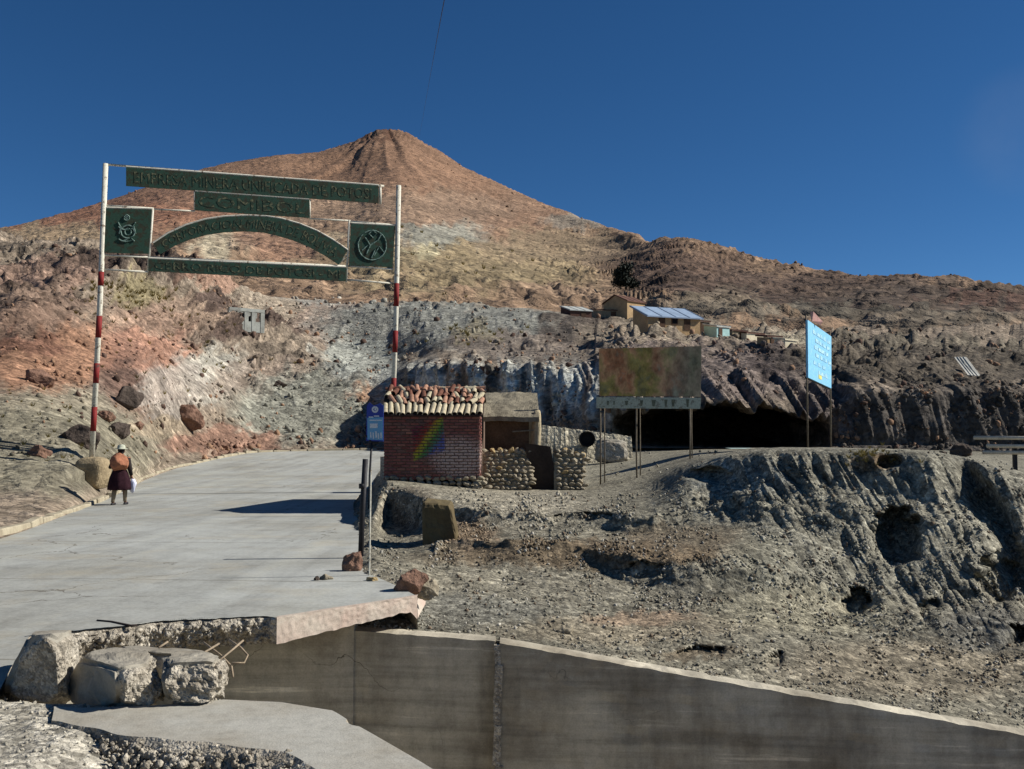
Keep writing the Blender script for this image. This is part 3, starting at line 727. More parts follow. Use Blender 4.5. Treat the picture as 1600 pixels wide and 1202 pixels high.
# kerb stones on the far-left edge of the road
kerb_me = []
kroot = add('kerb', MB().box((0, 0, -5), (.01, .01, .01)).mesh('kerb')) if False else None
kb = thing('kerb', None, None, (Lr[30][0], Lr[30][1], 0)); tag(kb, kind='structure')
acc = 0; last = None
dense = pchip(np.arange(len(Lb)), np.array(Lb, float), np.linspace(2.6, 11.2, 1400))
seg = [0]
for i in range(1, len(dense)):
    acc += np.linalg.norm(dense[i] - dense[i - 1])
    if acc > 1.05: seg.append(i); acc = 0
for i in range(len(seg) - 1):
    a, b = dense[seg[i]], dense[seg[i + 1]]
    if random.random() < .13: continue
    dv = b - a; L_ = np.linalg.norm(dv); mid = (a + b) / 2
    nrm = np.array((-dv[1], dv[0])) / L_
    mid = mid + nrm * .09
    h = .11 + random.uniform(-.03, .02)
    mbx = MB().box((mid[0], mid[1], float(road_z(mid[1])) + h / 2 - .06), (L_ - random.uniform(.02, .08), .2 + random.uniform(-.03, .03), h + .12),
                   Euler((random.uniform(-.06, .06), random.uniform(-.03, .03), math.atan2(dv[1], dv[0]) + random.uniform(-.02, .02))))
    me = mbx.mesh('kerb_stone')
    bm = bmesh.new(); bm.from_mesh(me); bmesh.ops.bevel(bm, geom=bm.edges[:], offset=.022, segments=1, affect='EDGES'); bm.to_mesh(me); bm.free()
    add('kerb_stone', me, M['kerb'], kb)

# ------------------------------------------------------------------ abutment, wing wall, near slab, ground where the camera stands
def rough_wall(name, mat, path, zt, zb, th, label, cat, rough=.02, step=.07):
    """wall along a plan path with its own sloping top"""
    path = [Vector(p) for p in path]
    cu = np.concatenate([[0], np.cumsum([(path[i + 1] - path[i]).length for i in range(len(path) - 1)])])
    ns = int(cu[-1] / step); sv = np.linspace(0, cu[-1], ns)
    fx = np.interp(sv, cu, [p.x for p in path]); fy = np.interp(sv, cu, [p.y for p in path])
    zt = np.interp(sv, cu, zt)
    nr = 34
    rows = []
    for r in range(nr):
        f_ = r / (nr - 1)
        z = zb + (zt - zb) * f_
        p = np.stack([fx, fy, z], -1)
        dd = noise(p / .5, 401) * rough + noise(p / .13, 402) * rough * .6
        board = np.abs(((z * 1.0 + 40) / .32) % 1 - .5) > .46
        dd -= board * .008
        p[:, 1] -= dd
        rows.append(p)
    rim = rows[-1].copy()
    rows[-1][:, 2] += noise(np.stack([sv / .2, sv * 0, sv * 0], -1), 404) * .02
    t1 = rim.copy(); t1[:, 1] += th * .5; t1[:, 2] += .012 + noise(np.stack([sv / .15, sv * 0, sv * 0], -1), 405) * .02
    t2 = rim.copy(); t2[:, 1] += th; t3 = t2.copy(); t3[:, 2] = zb
    rows += [t1, t2, t3]
    A = np.array(rows); R_, C_ = A.shape[:2]
    idx = np.arange(R_ * C_).reshape(R_, C_)
    qd = np.stack([idx[:-1, :-1], idx[:-1, 1:], idx[1:, 1:], idx[1:, :-1]], -1).reshape(-1, 4)
    caps = [tuple(int(i) for i in idx[:, 0]), tuple(int(i) for i in idx[::-1, -1])]
    me = mesh_from(name, A.reshape(-1, 3), [tuple(int(x) for x in f) for f in qd] + caps)
    o = add(name, me, mat); tag(o, label, cat); return o
w0, w1, w2, w3 = on_z(553, 985, -.33), U(778, 1003, 10.42), U(1600, 1149, 9.82), U(2200, 1258, 9.5)
rough_wall('wing_wall', M['wall'], [(U(781, 1006, 10.36).x, 10.36, 0), (w2.x, w2.y, 0), (w3.x, w3.y, 0)], [w1.z, w2.z, w3.z], -3.8, .3,
           'long stained concrete wing wall sloping down below the gravel bank', 'retaining wall', .018)
rough_wall('abutment_wall', M['wall'], [(U(545, 985, 10.72).x, 10.72, 0), (w1.x - .03, 10.44, 0)], [U(553, 985, 10.72).z, w1.z - .0], -3.8, .3,
           'short dark concrete wall between the broken slab and the wing wall', 'retaining wall', .012)
rough_wall('bridge_abutment', M['wall'], [(on_z(36, 1000, -.25).x, 10.66, 0), (on_z(300, 975, -.25).x, 10.67, 0), (U(553, 985, 10.68).x, 10.68, 0)], [-.27, -.27, -.27], -3.8, .4,
           'shaded concrete abutment under the broken edge of the road', 'abutment', .015)
pv = [on_z(a, b, -.255) for a, b in ((4, 1092), (36, 1034), (94, 1028))]
rough_wall('bridge_pier', M['wall'], [(-3.62, 6.75, 0), (-4.12, 8.42, 0), (-3.70, 8.47, 0)][1:] + [(-3.62, 8.6, 0)], [-.262, -.262, -.262], -3.8, .5, 'dark concrete face under the left end of the broken road', 'pier', .012)
jm = MB()
for i in range(14):
    z = w1.z - .03 - i * .2
    jm.box((w1.x + random.uniform(-.012, .012), 10.37 + random.uniform(-.01, .01), z - .09), (.055 + random.uniform(0, .03), .06, .2), Euler((0, random.uniform(-.12, .12), 0)))
o = jm.build('joint_mortar', M['fracture']); tag(o, 'pale crumbling mortar joint between the two retaining walls', 'mortar joint')

def poly_slab(name, outline, ztop, thick, mat_top, mat_side, label, cat, rough=.05, step=.045, rough_fn=None, slope_fn=None):
    pts = [Vector(p) for p in outline]; n = len(pts); ring = []
    for i in range(n):
        a, b = pts[i], pts[(i + 1) % n]; k = max(1, int((b - a).length / step))
        for j in range(k): ring.append(a + (b - a) * (j / k))
    Rg = np.array([(p.x, p.y) for p in ring]); nn = len(Rg); c0 = Rg.mean(0)
    out = np.roll(Rg, -1, 0) - np.roll(Rg, 1, 0); out = np.stack([out[:, 1], -out[:, 0]], -1); out /= np.linalg.norm(out, axis=1, keepdims=True) + 1e-9
    area = 0.5 * np.sum(Rg[:, 0] * np.roll(Rg[:, 1], -1) - np.roll(Rg[:, 0], -1) * Rg[:, 1])
    if area < 0: out = -out
    k_ = np.ones(nn) if rough_fn is None else np.array([rough_fn(p) for p in ring])
    bm = bmesh.new(); rings = []
    base = noise(np.stack([Rg[:, 0] / .35, Rg[:, 1] / .35, Rg[:, 0] * 0], -1), 501) * rough
    L_ = 8
    for r in range(L_):
        f_ = r / (L_ - 1)
        p3 = np.stack([Rg[:, 0] / .09, Rg[:, 1] / .09, np.full(nn, f_ * thick / .09)], -1)
        dd = base + (noise(p3, 502) * rough * .8 + noise(p3 * 2.3, 503) * rough * .5) * (f_ > 0) - (.012 if r == 0 else 0)
        q2 = Rg + out * (dd * k_ + f_ * (slope_fn(Rg) if slope_fn is not None else 0))[:, None]
        zz = ztop - f_ * thick + (noise(np.stack([Rg[:, 0] / .07, Rg[:, 1] / .07, Rg[:, 0] * 0], -1), 504) * .012 - .008) * 0
        rings.append([bm.verts.new((float(q2[i, 0]), float(q2[i, 1]), float(zz[i] if hasattr(zz, '__len__') else zz))) for i in range(nn)])
    for r in range(L_ - 1):
        for i in range(nn):
            j = (i + 1) % nn
            f = bm.faces.new((rings[r][i], rings[r][j], rings[r + 1][j], rings[r + 1][i])); f.material_index = 1
    f = bm.faces.new(rings[0]); f2 = bm.faces.new(rings[-1])
    bmesh.ops.triangulate(bm, faces=[f, f2])
    bmesh.ops.recalc_face_normals(bm, faces=bm.faces[:])
    me = bpy.data.meshes.new(name); bm.to_mesh(me); bm.free()
    me.materials.append(mat_top); me.materials.append(mat_side)
    o = add(name, me)
    if label: tag(o, label, cat)
    return o
ns_out = [on_z(a, b, 0.0) for a, b in [(84, 1104), (130, 1106), (240, 1102), (350, 1093), (440, 1097), (520, 1110), (562, 1135), (700, 1214), (1000, 1400), (700, 1420), (560, 1245), (500, 1205), (440, 1178), (330, 1162), (215, 1152), (120, 1136), (80, 1126)]]
poly_slab('broken_slab', ns_out, 0.0, .30, M['slab'], M['fracture'], 'pale broken concrete deck slab at the bottom edge of the photo', 'slab', .05,
          rough_fn=lambda p: 1.3 if p.y < 6.05 and p.x < -.9 else .25,
          slope_fn=lambda R: .34 * (R[:, 1] < 6.05) * np.clip((R[:, 0] + 2.2) / .25, 0, 1) * np.clip((-.75 - R[:, 0]) / .3, 0, 1))

# gravel apron around the slab
axs = np.arange(-9, 1.2, .045); ays = np.arange(-3.0, 8.4, .045)
XX, YY = np.meshgrid(axs, ays)
pts2 = np.stack([XX, YY], -1)
lipx = on_z(60, 1110, 0).x
Z = -.25 + np.clip((-XX - 1.75) / .75 - np.clip((5.3 - YY) * .35, 0, .5), 0, 1) * .235
Z += .02 * noise(np.stack([XX / .6, YY / .6, XX * 0], -1), 510) + .012 * noise(np.stack([XX / .2, YY / .2, XX * 0], -1), 511)
lim = np.interp(XX, [-9, -4.2, -3.45, -3.2, -2.6, -1.2, -.5, 1.2], [9.2, 8.6, 6.75, 6.55, 6.5, 6.3, 5.6, 3.2])
Z -= np.clip((YY - lim) / .35, 0, 1) * 3.3
idx = np.arange(XX.size).reshape(XX.shape)
qd = np.stack([idx[:-1, :-1], idx[:-1, 1:], idx[1:, 1:], idx[1:, :-1]], -1).reshape(-1, 4)
nc = np.broadcast_to(np.array(S(168, 162, 147)), XX.shape + (3,)) * (1 + .2 * noise(np.stack([XX / .2, YY / .2, XX * 0], -1), 513) + .15 * noise(np.stack([XX / .06, YY / .06, XX * 0], -1), 514))[..., None]
NEARP = np.stack([XX, YY, Z], -1)
o = add('gravel_ground', mesh_from('gravel_ground', NEARP.reshape(-1, 3), qd, nc, True), M['bank']); tag(o, kind='structure')

# ------------------------------------------------------------------ rocks
def rock_mesh(name, seed, sub=3, planes=9, squash=(1, 1, 1), rough=.16):
    bm = bmesh.new(); bmesh.ops.create_icosphere(bm, subdivisions=sub, radius=1.0)
    V = np.array([v.co for v in bm.verts]); r = np.random.default_rng(seed)
    for _ in range(planes):
        nn = r.normal(size=3); nn /= np.linalg.norm(nn); dd = r.uniform(.55, .85)
        V -= np.clip(V @ nn - dd, 0, None)[:, None] * nn
    V *= (1 + rough * noise(V * 1.6 + seed, seed) + rough * .5 * noise(V * 4 + seed, seed + 1))[:, None]
    V *= np.array(squash)
    for v, c in zip(bm.verts, V): v.co = c
    me = bpy.data.meshes.new(name); bm.to_mesh(me); bm.free()
    return me

def scatter(name, sheet, n, sel, smin, smax, mat, seed, sub=1, sink=.25, px_size=True, dark=(.6, 1.25), tint=None, cols=None):
    r = np.random.default_rng(seed)
    P = sheet.P.reshape(-1, 3); px, py = sheet.PX.ravel(), sheet.PY.ravel(); Yv = sheet.Y.ravel(); C = cols.reshape(-1, 3)
    w = sel(px, py, Yv)
    pick = r.choice(len(P), n, p=w / w.sum())
    tmpl = []
    for s_ in range(5):
        me = rock_mesh('t', 900 + s_, sub, 6, (1, .85, .7), .22)
        V = np.array([v.co for v in me.vertices]); Fc = np.array([list(p.vertices) for p in me.polygons]); tmpl.append((V, Fc)); bpy.data.meshes.remove(me)
    size = smin * (smax / smin) ** (r.random(n) ** 2.2)
    if px_size: size = size * Yv[pick] / F / 2
    Vs, Fs, Cs = [], [], []; b = 0
    for i in range(n):
        V, Fc = tmpl[r.integers(5)]
        R = np.array(Euler(tuple(r.uniform(0, 6.28, 3))).to_matrix())
        sc = size[i] * r.uniform(.7, 1.3, 3)
        Vs.append((V * sc) @ R.T + P[pick[i]] + np.array((0, 0, size[i] * (.5 - sink))))
        Fs.append(Fc + b); b += len(V)
        c = C[pick[i]] * r.uniform(*dark)
        if tint is not None and r.random() < .3: c = np.array(tint[r.integers(len(tint))]) * r.uniform(.8, 1.2)
        Cs.append(np.broadcast_to(c, (len(V), 3)))
    o = add(name, mesh_from(name, np.concatenate(Vs), np.concatenate(Fs), np.concatenate(Cs), False), mat)
    tag(o, kind='stuff'); return o
inb = lambda v, a, b: (v > a) & (v < b)
clump = lambda px, py: np.clip(.3 + 1.6 * noise(np.stack([px / 45, py / 30, px * 0], -1), 77), .03, 2)
o = scatter('hillside_rubble', H, 4500, lambda x, y, Y: inb(x, -60, 1660) * inb(y, 400, 730) * clump(x, y) * (Y > 26) * (~(inb(x, 960, 1300) & inb(y, 630, 705))), 3, 15, M['rock'], 1, cols=hc, tint=[S(92, 74, 64), S(150, 120, 96)])
tag(o, 'loose rubble strewn over the hillside behind the gate', 'rubble')
o = scatter('mountain_boulders', MT, 1300, lambda x, y, Y: inb(x, -60, 1660) * inb(y, 240, 560) * clump(x, y) * (Y > 115), 2.5, 8, M['rock'], 2, cols=mc, dark=(.5, 1.1))
tag(o, 'scattered boulders on the flanks of the mountain', 'boulders')
o = scatter('bank_stones', Gs, 13000, lambda x, y, Y: inb(x, 560, 1680) * inb(y, 705, 1160) * clump(x, y) * np.where(y > 770, 1, .35) / Y, 2.2, 9, M['rock'], 3, cols=gc, dark=(.7, 1.35), tint=[S(168, 163, 150), S(112, 98, 82)])
tag(o, 'loose stones and gravel covering the bank above the wall', 'gravel')
class _N: pass
ng = _N(); ng.P = NEARP; ng.PX = XX; ng.PY = YY; ng.Y = np.full(XX.shape, 6.0)
o = scatter('near_gravel', ng, 2600, lambda x, y, Y: inb(x, -4.5, -1.0) * inb(y, 4.4, 6.6) * 1.0, 0.004, .02, M['rock'], 4, cols=nc, px_size=False, dark=(.7, 1.3))
tag(o, 'loose gravel around the broken slab at the bottom left', 'gravel')

class _S: pass
rub = _S()
sk = np.concatenate([np.array(skirt)[2:, broken > .6].reshape(-1, 3) + np.array((0, -.02, 0))])
lip = np.array([(x, y, -.02) for x, y in zip(np.interp(np.linspace(0, 1, 4000), np.linspace(0, 1, 7), [p.x for p in ns_out[10:17]]), np.interp(np.linspace(0, 1, 4000), np.linspace(0, 1, 7), [p.y for p in ns_out[10:17]]))])
lip = lip + RNG.normal(size=lip.shape) * np.array((.03, .04, 0)) + np.array((0, -.12, -.08)) * RNG.random((len(lip), 1)) * 2.2
lip = lip[lip[:, 0] > -2.35]
rub.P = np.concatenate([sk, lip]); rub.PX = rub.P[:, 0]; rub.PY = rub.P[:, 1]; rub.Y = rub.P[:, 1]
o = scatter('concrete_rubble', rub, 3000, lambda x, y, Y: np.where(Y > 7, 1.0, 2.2), .006, .04, M['fracture'], 6, cols=np.full((len(rub.P), 3), .3), px_size=False, sink=.45)
tag(o, 'crumbled concrete and aggregate along the broken slab edges', 'rubble')
from mathutils.bvhtree import BVHTree
def bvh_of(sheet):
    R, C = sheet.P.shape[:2]; idx = np.arange(R * C).reshape(R, C)
    st = 2
    P = sheet.P[::st, ::st]; R, C = P.shape[:2]; idx = np.arange(R * C).reshape(R, C)
    qd = np.stack([idx[:-1, :-1], idx[:-1, 1:], idx[1:, 1:], idx[1:, :-1]], -1).reshape(-1, 4)
    return BVHTree.FromPolygons([tuple(p) for p in P.reshape(-1, 3)], [tuple(q) for q in qd.tolist()])
BH, BG, BM_ = bvh_of(H), bvh_of(Gs), bvh_of(MT)
def ground_at(x, y, trees=(BG, BH)):
    best = None
    for t in trees:
        h = t.ray_cast(Vector((x, y, 60)), Vector((0, 0, -1)))
        if h[0] is not None and (best is None or h[0].z > best): best = h[0].z
    return best if best is not None else 0.0
def hit(px, py, trees=None):
    dv = (U(px, py, 10) - Vector(CAM)).normalized(); best = None
    for t in (trees or (BG, BH, BM_)):
        h = t.ray_cast(Vector(CAM), dv)
        if h[0] is not None and (best is None or h[3] < best[1]): best = (h[0], h[3])
    return best[0] if best else None

def boulder(px, py, wpx, hpx, mat, seed, label, trees=None, depth=.9, at=None, rot=0.0, name='boulder', group=None):
    p = at if at is not None else hit(px, py + hpx * .3, trees)
    sc = (p.y / F) / 2
    me = rock_mesh(name, seed, 4, 18, (1, 1, 1), .26)
    o = add(name, me, M[mat]); o.location = (p.x, p.y + wpx * sc * .3, p.z + hpx * sc * .32)
    o.scale = (wpx * sc * 1.15, wpx * sc * depth, hpx * sc * 1.2); o.rotation_euler = (0, 0, rot)
    tag(o, label, 'boulder', group); return o
boulder(195, 622, 46, 44, 'stone_dark', 21, 'dark round boulder on the red slope right of the striped post')
boulder(288, 648, 50, 40, 'stone_red', 22, 'angular brown boulder leaning on the pale fan above the road')
boulder(128, 682, 62, 44, 'stone_dark', 23, 'largest dark boulder directly behind the striped post')
boulder(182, 668, 40, 34, 'stone_dark', 24, 'dark boulder behind the walking woman')
boulder(165, 650, 26, 20, 'stone_red', 25, 'small reddish boulder above the dark boulder heap')
boulder(62, 706, 40, 24, 'stone_red', 26, 'low reddish boulder on the verge left of the post')
boulder(215, 664, 22, 14, 'stone_red', 27, 'small brown boulder on the pale verge right of the woman')
boulder(345, 696, 28, 16, 'stone_red', 28, 'low rusty boulder at the roadside bend')
boulder(400, 703, 16, 9, 'stone', 29, 'small pale stone at the outer edge of the road bend')
boulder(60, 590, 50, 34, 'stone_red', 30, 'rust red rock bulging from the slope at far left')
boulder(435, 600, 22, 14, 'stone_dark', 31, 'small dark rock on the brown slope left of the right gate post')
p = on_z(550, 893, 0.0); boulder(0, 0, 34, 46, 'stone_red', 32, 'upright brown stone propped against the dark post', at=p, depth=.8)
p = on_z(640, 922, 0.02); boulder(0, 0, 52, 40, 'stone_red', 33, 'pinkish brown stone behind the corner of the broken slab', at=Vector((p.x, p.y + .1, p.z)), depth=.9)
p = on_z(668, 928, -.05); boulder(0, 0, 36, 32, 'stone', 34, 'pale rounded stone touching the pinkish stone by the slab', at=p)
p = on_z(508, 906, 0.0); boulder(0, 0, 20, 14, 'stone', 35, 'small stone on the road edge left of the dark post', at=p)
p = on_z(494, 907, 0.0); boulder(0, 0, 10, 9, 'stone_dark', 36, 'tiny dark stone on the road left of the small stone', at=p)
boulder(885, 984, 28, 18, 'stone', 37, 'pale stone lying above the wing wall', trees=(BG,))
boulder(590, 912, 22, 10, 'stone_ochre', 38, 'flat yellowish stone at the foot of the dark post', at=on_z(582, 908, 0))

# ------------------------------------------------------------------ broken concrete chunks and reinforcing bars
M['slab_stain'] = concrete_mat('stained_slab_concrete', S(150, 144, 130), S(118, 110, 96), 1.6)
def chunk(name, corners, mat, label, cat, n=12, rough=.03, seed=0, two=True, rnd=1.32):
    """eight corners (bottom four, top four) filled with a rough skin"""
    c = [np.array(p) for p in corners]
    bm = bmesh.new(); bmesh.ops.create_cube(bm, size=2.0)
    bmesh.ops.subdivide_edges(bm, edges=bm.edges[:], cuts=n, use_grid_fill=True)
    V = np.array([v.co for v in bm.verts]); ln_ = np.linalg.norm(V, axis=1, keepdims=True); q = (V * np.minimum(1, rnd / ln_) * 1.03 + 1) / 2
    rr = np.abs(V); corner = (np.sort(rr, axis=1)[:, 1] > .88)          # near an edge
    x, y, z = q[:, 0:1], q[:, 1:2], q[:, 2:3]
    bot = (c[0] * (1 - x) + c[1] * x) * (1 - y) + (c[3] * (1 - x) + c[2] * x) * y
    top = (c[4] * (1 - x) + c[5] * x) * (1 - y) + (c[7] * (1 - x) + c[6] * x) * y
    W = bot * (1 - z) + top * z
    cen = W.mean(0)
    rw_ = np.clip(.3 + ((V[:, 1] < -.93) | (V[:, 0] > .93)) * .8 + (V[:, 2] < -.5) * .3, 0, 1.1)
    smooth_f = [(f.calc_center_median().x < -.99 or f.calc_center_median().z > .99) for f in bm.faces]
    dirv = (W - cen) / np.linalg.norm(W - cen, axis=1, keepdims=True)
    W = W + dirv * (noise(W / .25 + seed, 600) * rough * 1.2 + (noise(W / .08 + seed, 601) * rough * .8 + noise(W / .03 + seed, 602) * rough * .5) * rw_)[:, None]
    W -= dirv * (corner * (.018 + .02 * np.abs(noise(W / .1, 603))))[:, None]
    for v, p in zip(bm.verts, W): v.co = p
    if two:
        for f, k in zip(bm.faces, smooth_f): f.material_index = 1 if k else 0
    me = bpy.data.meshes.new(name); bm.to_mesh(me); bm.free()
    me.materials.append(mat)
    if two: me.materials.append(M['slab_stain'])
    o = add(name, me, mat); tag(o, label, cat); return o
def c8(pb, pt): return [tuple(U(*p)) for p in pb] + [tuple(U(*p)) for p in pt]
chunk('concrete_chunk', c8([(-4, 1100, 6.95), (104, 1112, 6.75), (122, 1085, 7.4), (10, 1080, 7.6)], [(40, 995, 6.72), (92, 993, 6.6), (128, 985, 7.4), (50, 987, 7.5)]), M['fracture'],
      'tall dark faced concrete block at the far left of the gap', 'concrete block', 16, .022, 21)
chunk('concrete_chunk', c8([(190, 1110, 6.3), (256, 1104, 6.5), (240, 1090, 7.2), (102, 1108, 7.0)], [(188, 1046, 6.22), (250, 1036, 6.62), (222, 1008, 7.2), (104, 1022, 6.95)]), M['fracture'],
      'larger broken concrete block lying left on the edge of the gap', 'concrete block', 22, .045, 3)
chunk('concrete_chunk', c8([(266, 1100, 6.4), (346, 1102, 6.4), (352, 1085, 7.0), (252, 1090, 7.0)], [(250, 1040, 6.4), (340, 1034, 6.5), (352, 1024, 7.0), (268, 1012, 7.1)]), M['fracture'],
      'smaller broken concrete block lying right beside the bent rods', 'concrete block', 22, .05, 9)
chunk('concrete_chunk', c8([(250, 1075, 7.2), (345, 1072, 7.2), (330, 1050, 8.0), (200, 1050, 8.0)], [(240, 1020, 7.2), (345, 1030, 7.15), (330, 1014, 7.7), (150, 1006, 7.9)]), M['slab'],
      'tilted slab piece behind the two broken concrete blocks', 'concrete block', 16, .03, 15)
# rods bent out of the broken edge: one thing with its rods as parts
rod_root = thing('reinforcing_rods', 'bent rusty reinforcing rods sticking out over the gap', 'rods', tuple(U(345, 1030, 7.4)))
M['rust'] = plain_mat('rusty_iron', S(150, 134, 112), .85, .3, 20, .2, .3, .003)
for pts in ([(300, 1035, 7.2), (322, 1018, 7.3), (342, 1006, 7.5)], [(318, 1004, 7.5), (345, 1024, 7.4), (362, 1042, 7.3), (364, 1058, 7.25)], [(338, 1036, 7.2), (360, 1018, 7.35), (380, 1001, 7.5)],
            [(358, 1000, 7.6), (376, 1012, 7.45), (387, 1024, 7.4), (382, 1036, 7.35), (362, 1036, 7.3)], [(248, 1012, 7.4), (262, 1003, 7.5)]):
    MB().tube([U(*p) for p in pts], .008, 6).build('rod', M['rust'], rod_root, True)
o = MB().tube([on_z(152, 970, .012), on_z(175, 972, .012), on_z(205, 978, .012), on_z(214, 977, .012)], .012, 6).build('iron_rod', M['rust'], None, True); tag(o, 'short rusty rod lying on the road above the broken edge', 'rod')
o.data.materials.clear(); o.data.materials.append(plain_mat('dark_rusty_iron', S(52, 44, 40), .85, .3, 20))
# ------------------------------------------------------------------ entrance gate
gl, gr = np.array(U(150, 600, 29.0)), np.array(U(616, 600, 31.8))
gdir = Vector((gr[0] - gl[0], gr[1] - gl[1], 0)).normalized()
gn = Vector((gdir.y, -gdir.x, 0))                     # faces the camera
g0 = Vector((gl[0], gl[1], 0))
def gp(px, py, off=0.0):
    dv = U(px, py, 10.0) - Vector(CAM)
    t = (g0 - Vector(CAM)).dot(gn) / dv.dot(gn)
    return Vector(CAM) + dv * t + gn * off
gbase = gp(143, 716)
gate = thing('entrance_gate', 'tall entrance gate of red and white posts with weathered green sign boards', 'gate', (gbase.x, gbase.y, gbase.z - .5))
def post(bot, top, bands, r):
    o = MB().tube([gp(*bot), gp((bot[0] + top[0]) / 2 + 1.5, (bot[1] + top[1]) / 2), gp(*top)], r, 12).build('post', M['white_paint'], gate, True)
    for (a, b) in bands:
        f = lambda y: bot[0] + (top[0] - bot[0]) * (y - bot[1]) / (top[1] - bot[1]) + 1.5 * (1 - abs(2 * (y - bot[1]) / (top[1] - bot[1]) - 1))
        MB().tube([gp(f(a), a), gp(f(b), b)], r + .004, 12).build('red_band', M['red_paint'], o, True)
post((143, 722), (165, 256), [(425, 447), (494, 528), (568, 599), (636, 674)], .078)
post((611, 716), (623, 290), [(443, 479), (517, 551), (591, 622), (655, 690)], .078)
def beam(a, b, r=.03): MB().tube([gp(*a), gp(*b)], r, 8).build('beam', M['white_paint'], gate, True)
for a, b, r in [((164, 257), (600, 291), .035), ((160, 321), (240, 326), .03), ((238, 327), (304, 330), .025), ((158, 399), (232, 402), .03), ((155, 421), (232, 425), .03),
                ((239, 326), (231, 425), .035), ((546, 344), (541, 441), .035), ((484, 312), (484, 342), .03), ((484, 342), (546, 345), .025), ((545, 346), (618, 352), .03),
                ((544, 416), (614, 421), .03), ((541, 437), (613, 443), .03), ((232, 402), (541, 416), .03), ((594, 289), (594, 319), .045), ((304, 299), (304, 330), .025)]:
    beam(a, b, r)
def text_verts(txt):
    cu = bpy.data.curves.new('t', 'FONT'); cu.body = txt; cu.resolution_u = 2
    o = bpy.data.objects.new('t', cu); COL.objects.link(o)
    dg = bpy.context.evaluated_depsgraph_get(); dg.update()
    me = bpy.data.meshes.new_from_object(o.evaluated_get(dg))
    V = np.array([v.co for v in me.vertices]); Fc = [tuple(p.vertices) for p in me.polygons]
    bpy.data.objects.remove(o); bpy.data.curves.remove(cu); bpy.data.meshes.remove(me)
    V[:, 0] -= V[:, 0].min(); V[:, 0] /= V[:, 0].max(); V[:, 1] -= V[:, 1].min(); V[:, 1] /= V[:, 1].max()
    return V[:, :2], Fc
def add_letters(vs, Fc, mat, parent):
    n = len(vs); lab = list(range(n))
    def find(a):
        while lab[a] != a: lab[a] = lab[lab[a]]; a = lab[a]
        return a
    for f in Fc:
        for k in f[1:]: lab[find(k)] = find(f[0])
    groups = {}
    for f in Fc: groups.setdefault(find(f[0]), []).append(f)
    for g in groups.values():
        ids = sorted({i for f in g for i in f}); mp = {a: b for b, a in enumerate(ids)}
        add('letter', mesh_from('letter', [vs[i] for i in ids], [tuple(mp[i] for i in f) for f in g]), mat, parent)
def board(name, quad, txt=None, pad=(.03, .2)):
    fr = [gp(x, y, .05) for x, y in quad]
    o = MB().plate(fr, gn, .05).build(name, M['green_board'], gate)
    MB().tube([gp(quad[0][0], quad[0][1] - 1, .02), gp(quad[1][0], quad[1][1] - 1, .02)], .035, 6).build('top_edge', M['white_paint'], o)
    if txt:
        V, Fc = text_verts(txt)
        a, b, c, d_ = fr; vs = []
        for x, y in V:
            u_, v_ = pad[0] + x * (1 - 2 * pad[0]), pad[1] + y * (1 - 2 * pad[1])
            vs.append(tuple((d_ * (1 - u_) + c * u_) * (1 - v_) + (a * (1 - u_) + b * u_) * v_ + gn * .006))
        add_letters(vs, Fc, M['letter'], o)
    return o
board('sign_board', [(197, 262), (591, 291), (591, 318), (197, 291)], 'EMPRESA MINERA UNIFICADA DE POTOSI')
board('sign_board', [(305, 300), (483, 313), (483, 341), (305, 329)], 'COMIBOL')
board('sign_board', [(232, 405), (540, 419), (540, 440), (232, 424)], 'CERRO RICO DE POTOSI - MI')
lb = board('emblem_board', [(162, 326), (237, 328), (232, 397), (158, 395)])
rb = board('emblem_board', [(548, 350), (617, 354), (613, 418), (545, 415)])
def strokes(parent, paths, r, name='emblem'):
    m_ = MB()
    for pa in paths: m_.tube([gp(x, y, .058) for x, y in pa], r, 5)
    m_.build(name, M['emblem'], parent)
arc = lambda cx, cy, r1, r2, a, b, n=14: [(cx + r1 * math.cos(math.radians(a + (b - a) * i / n)), cy + r2 * math.sin(math.radians(a + (b - a) * i / n))) for i in range(n + 1)]
strokes(lb, [arc(198, 341, 4, 4, 0, 360), arc(198, 341, 1.6, 1.6, 0, 360), arc(198, 352, 13, 8, 20, 160), arc(200, 363, 11, 10, 0, 360), arc(200, 363, 5, 5, 0, 360), [(184, 348), (189, 356), (186, 366)], [(212, 348), (207, 356), (212, 366)],
             arc(197, 360, 18, 18, 60, 130), [(191, 378), (204, 372), (210, 378)]], .022)
strokes(rb, [arc(581, 384, 22, 23, 0, 360, 24), [(570, 372), (578, 384), (572, 398)], [(578, 384), (590, 376), (596, 366)], [(576, 366), (582, 360), (588, 366), (582, 372), (576, 366)], [(584, 400), (592, 386), (600, 396)], [(565, 392), (574, 384)], [(586, 390), (580, 404)]], .022)
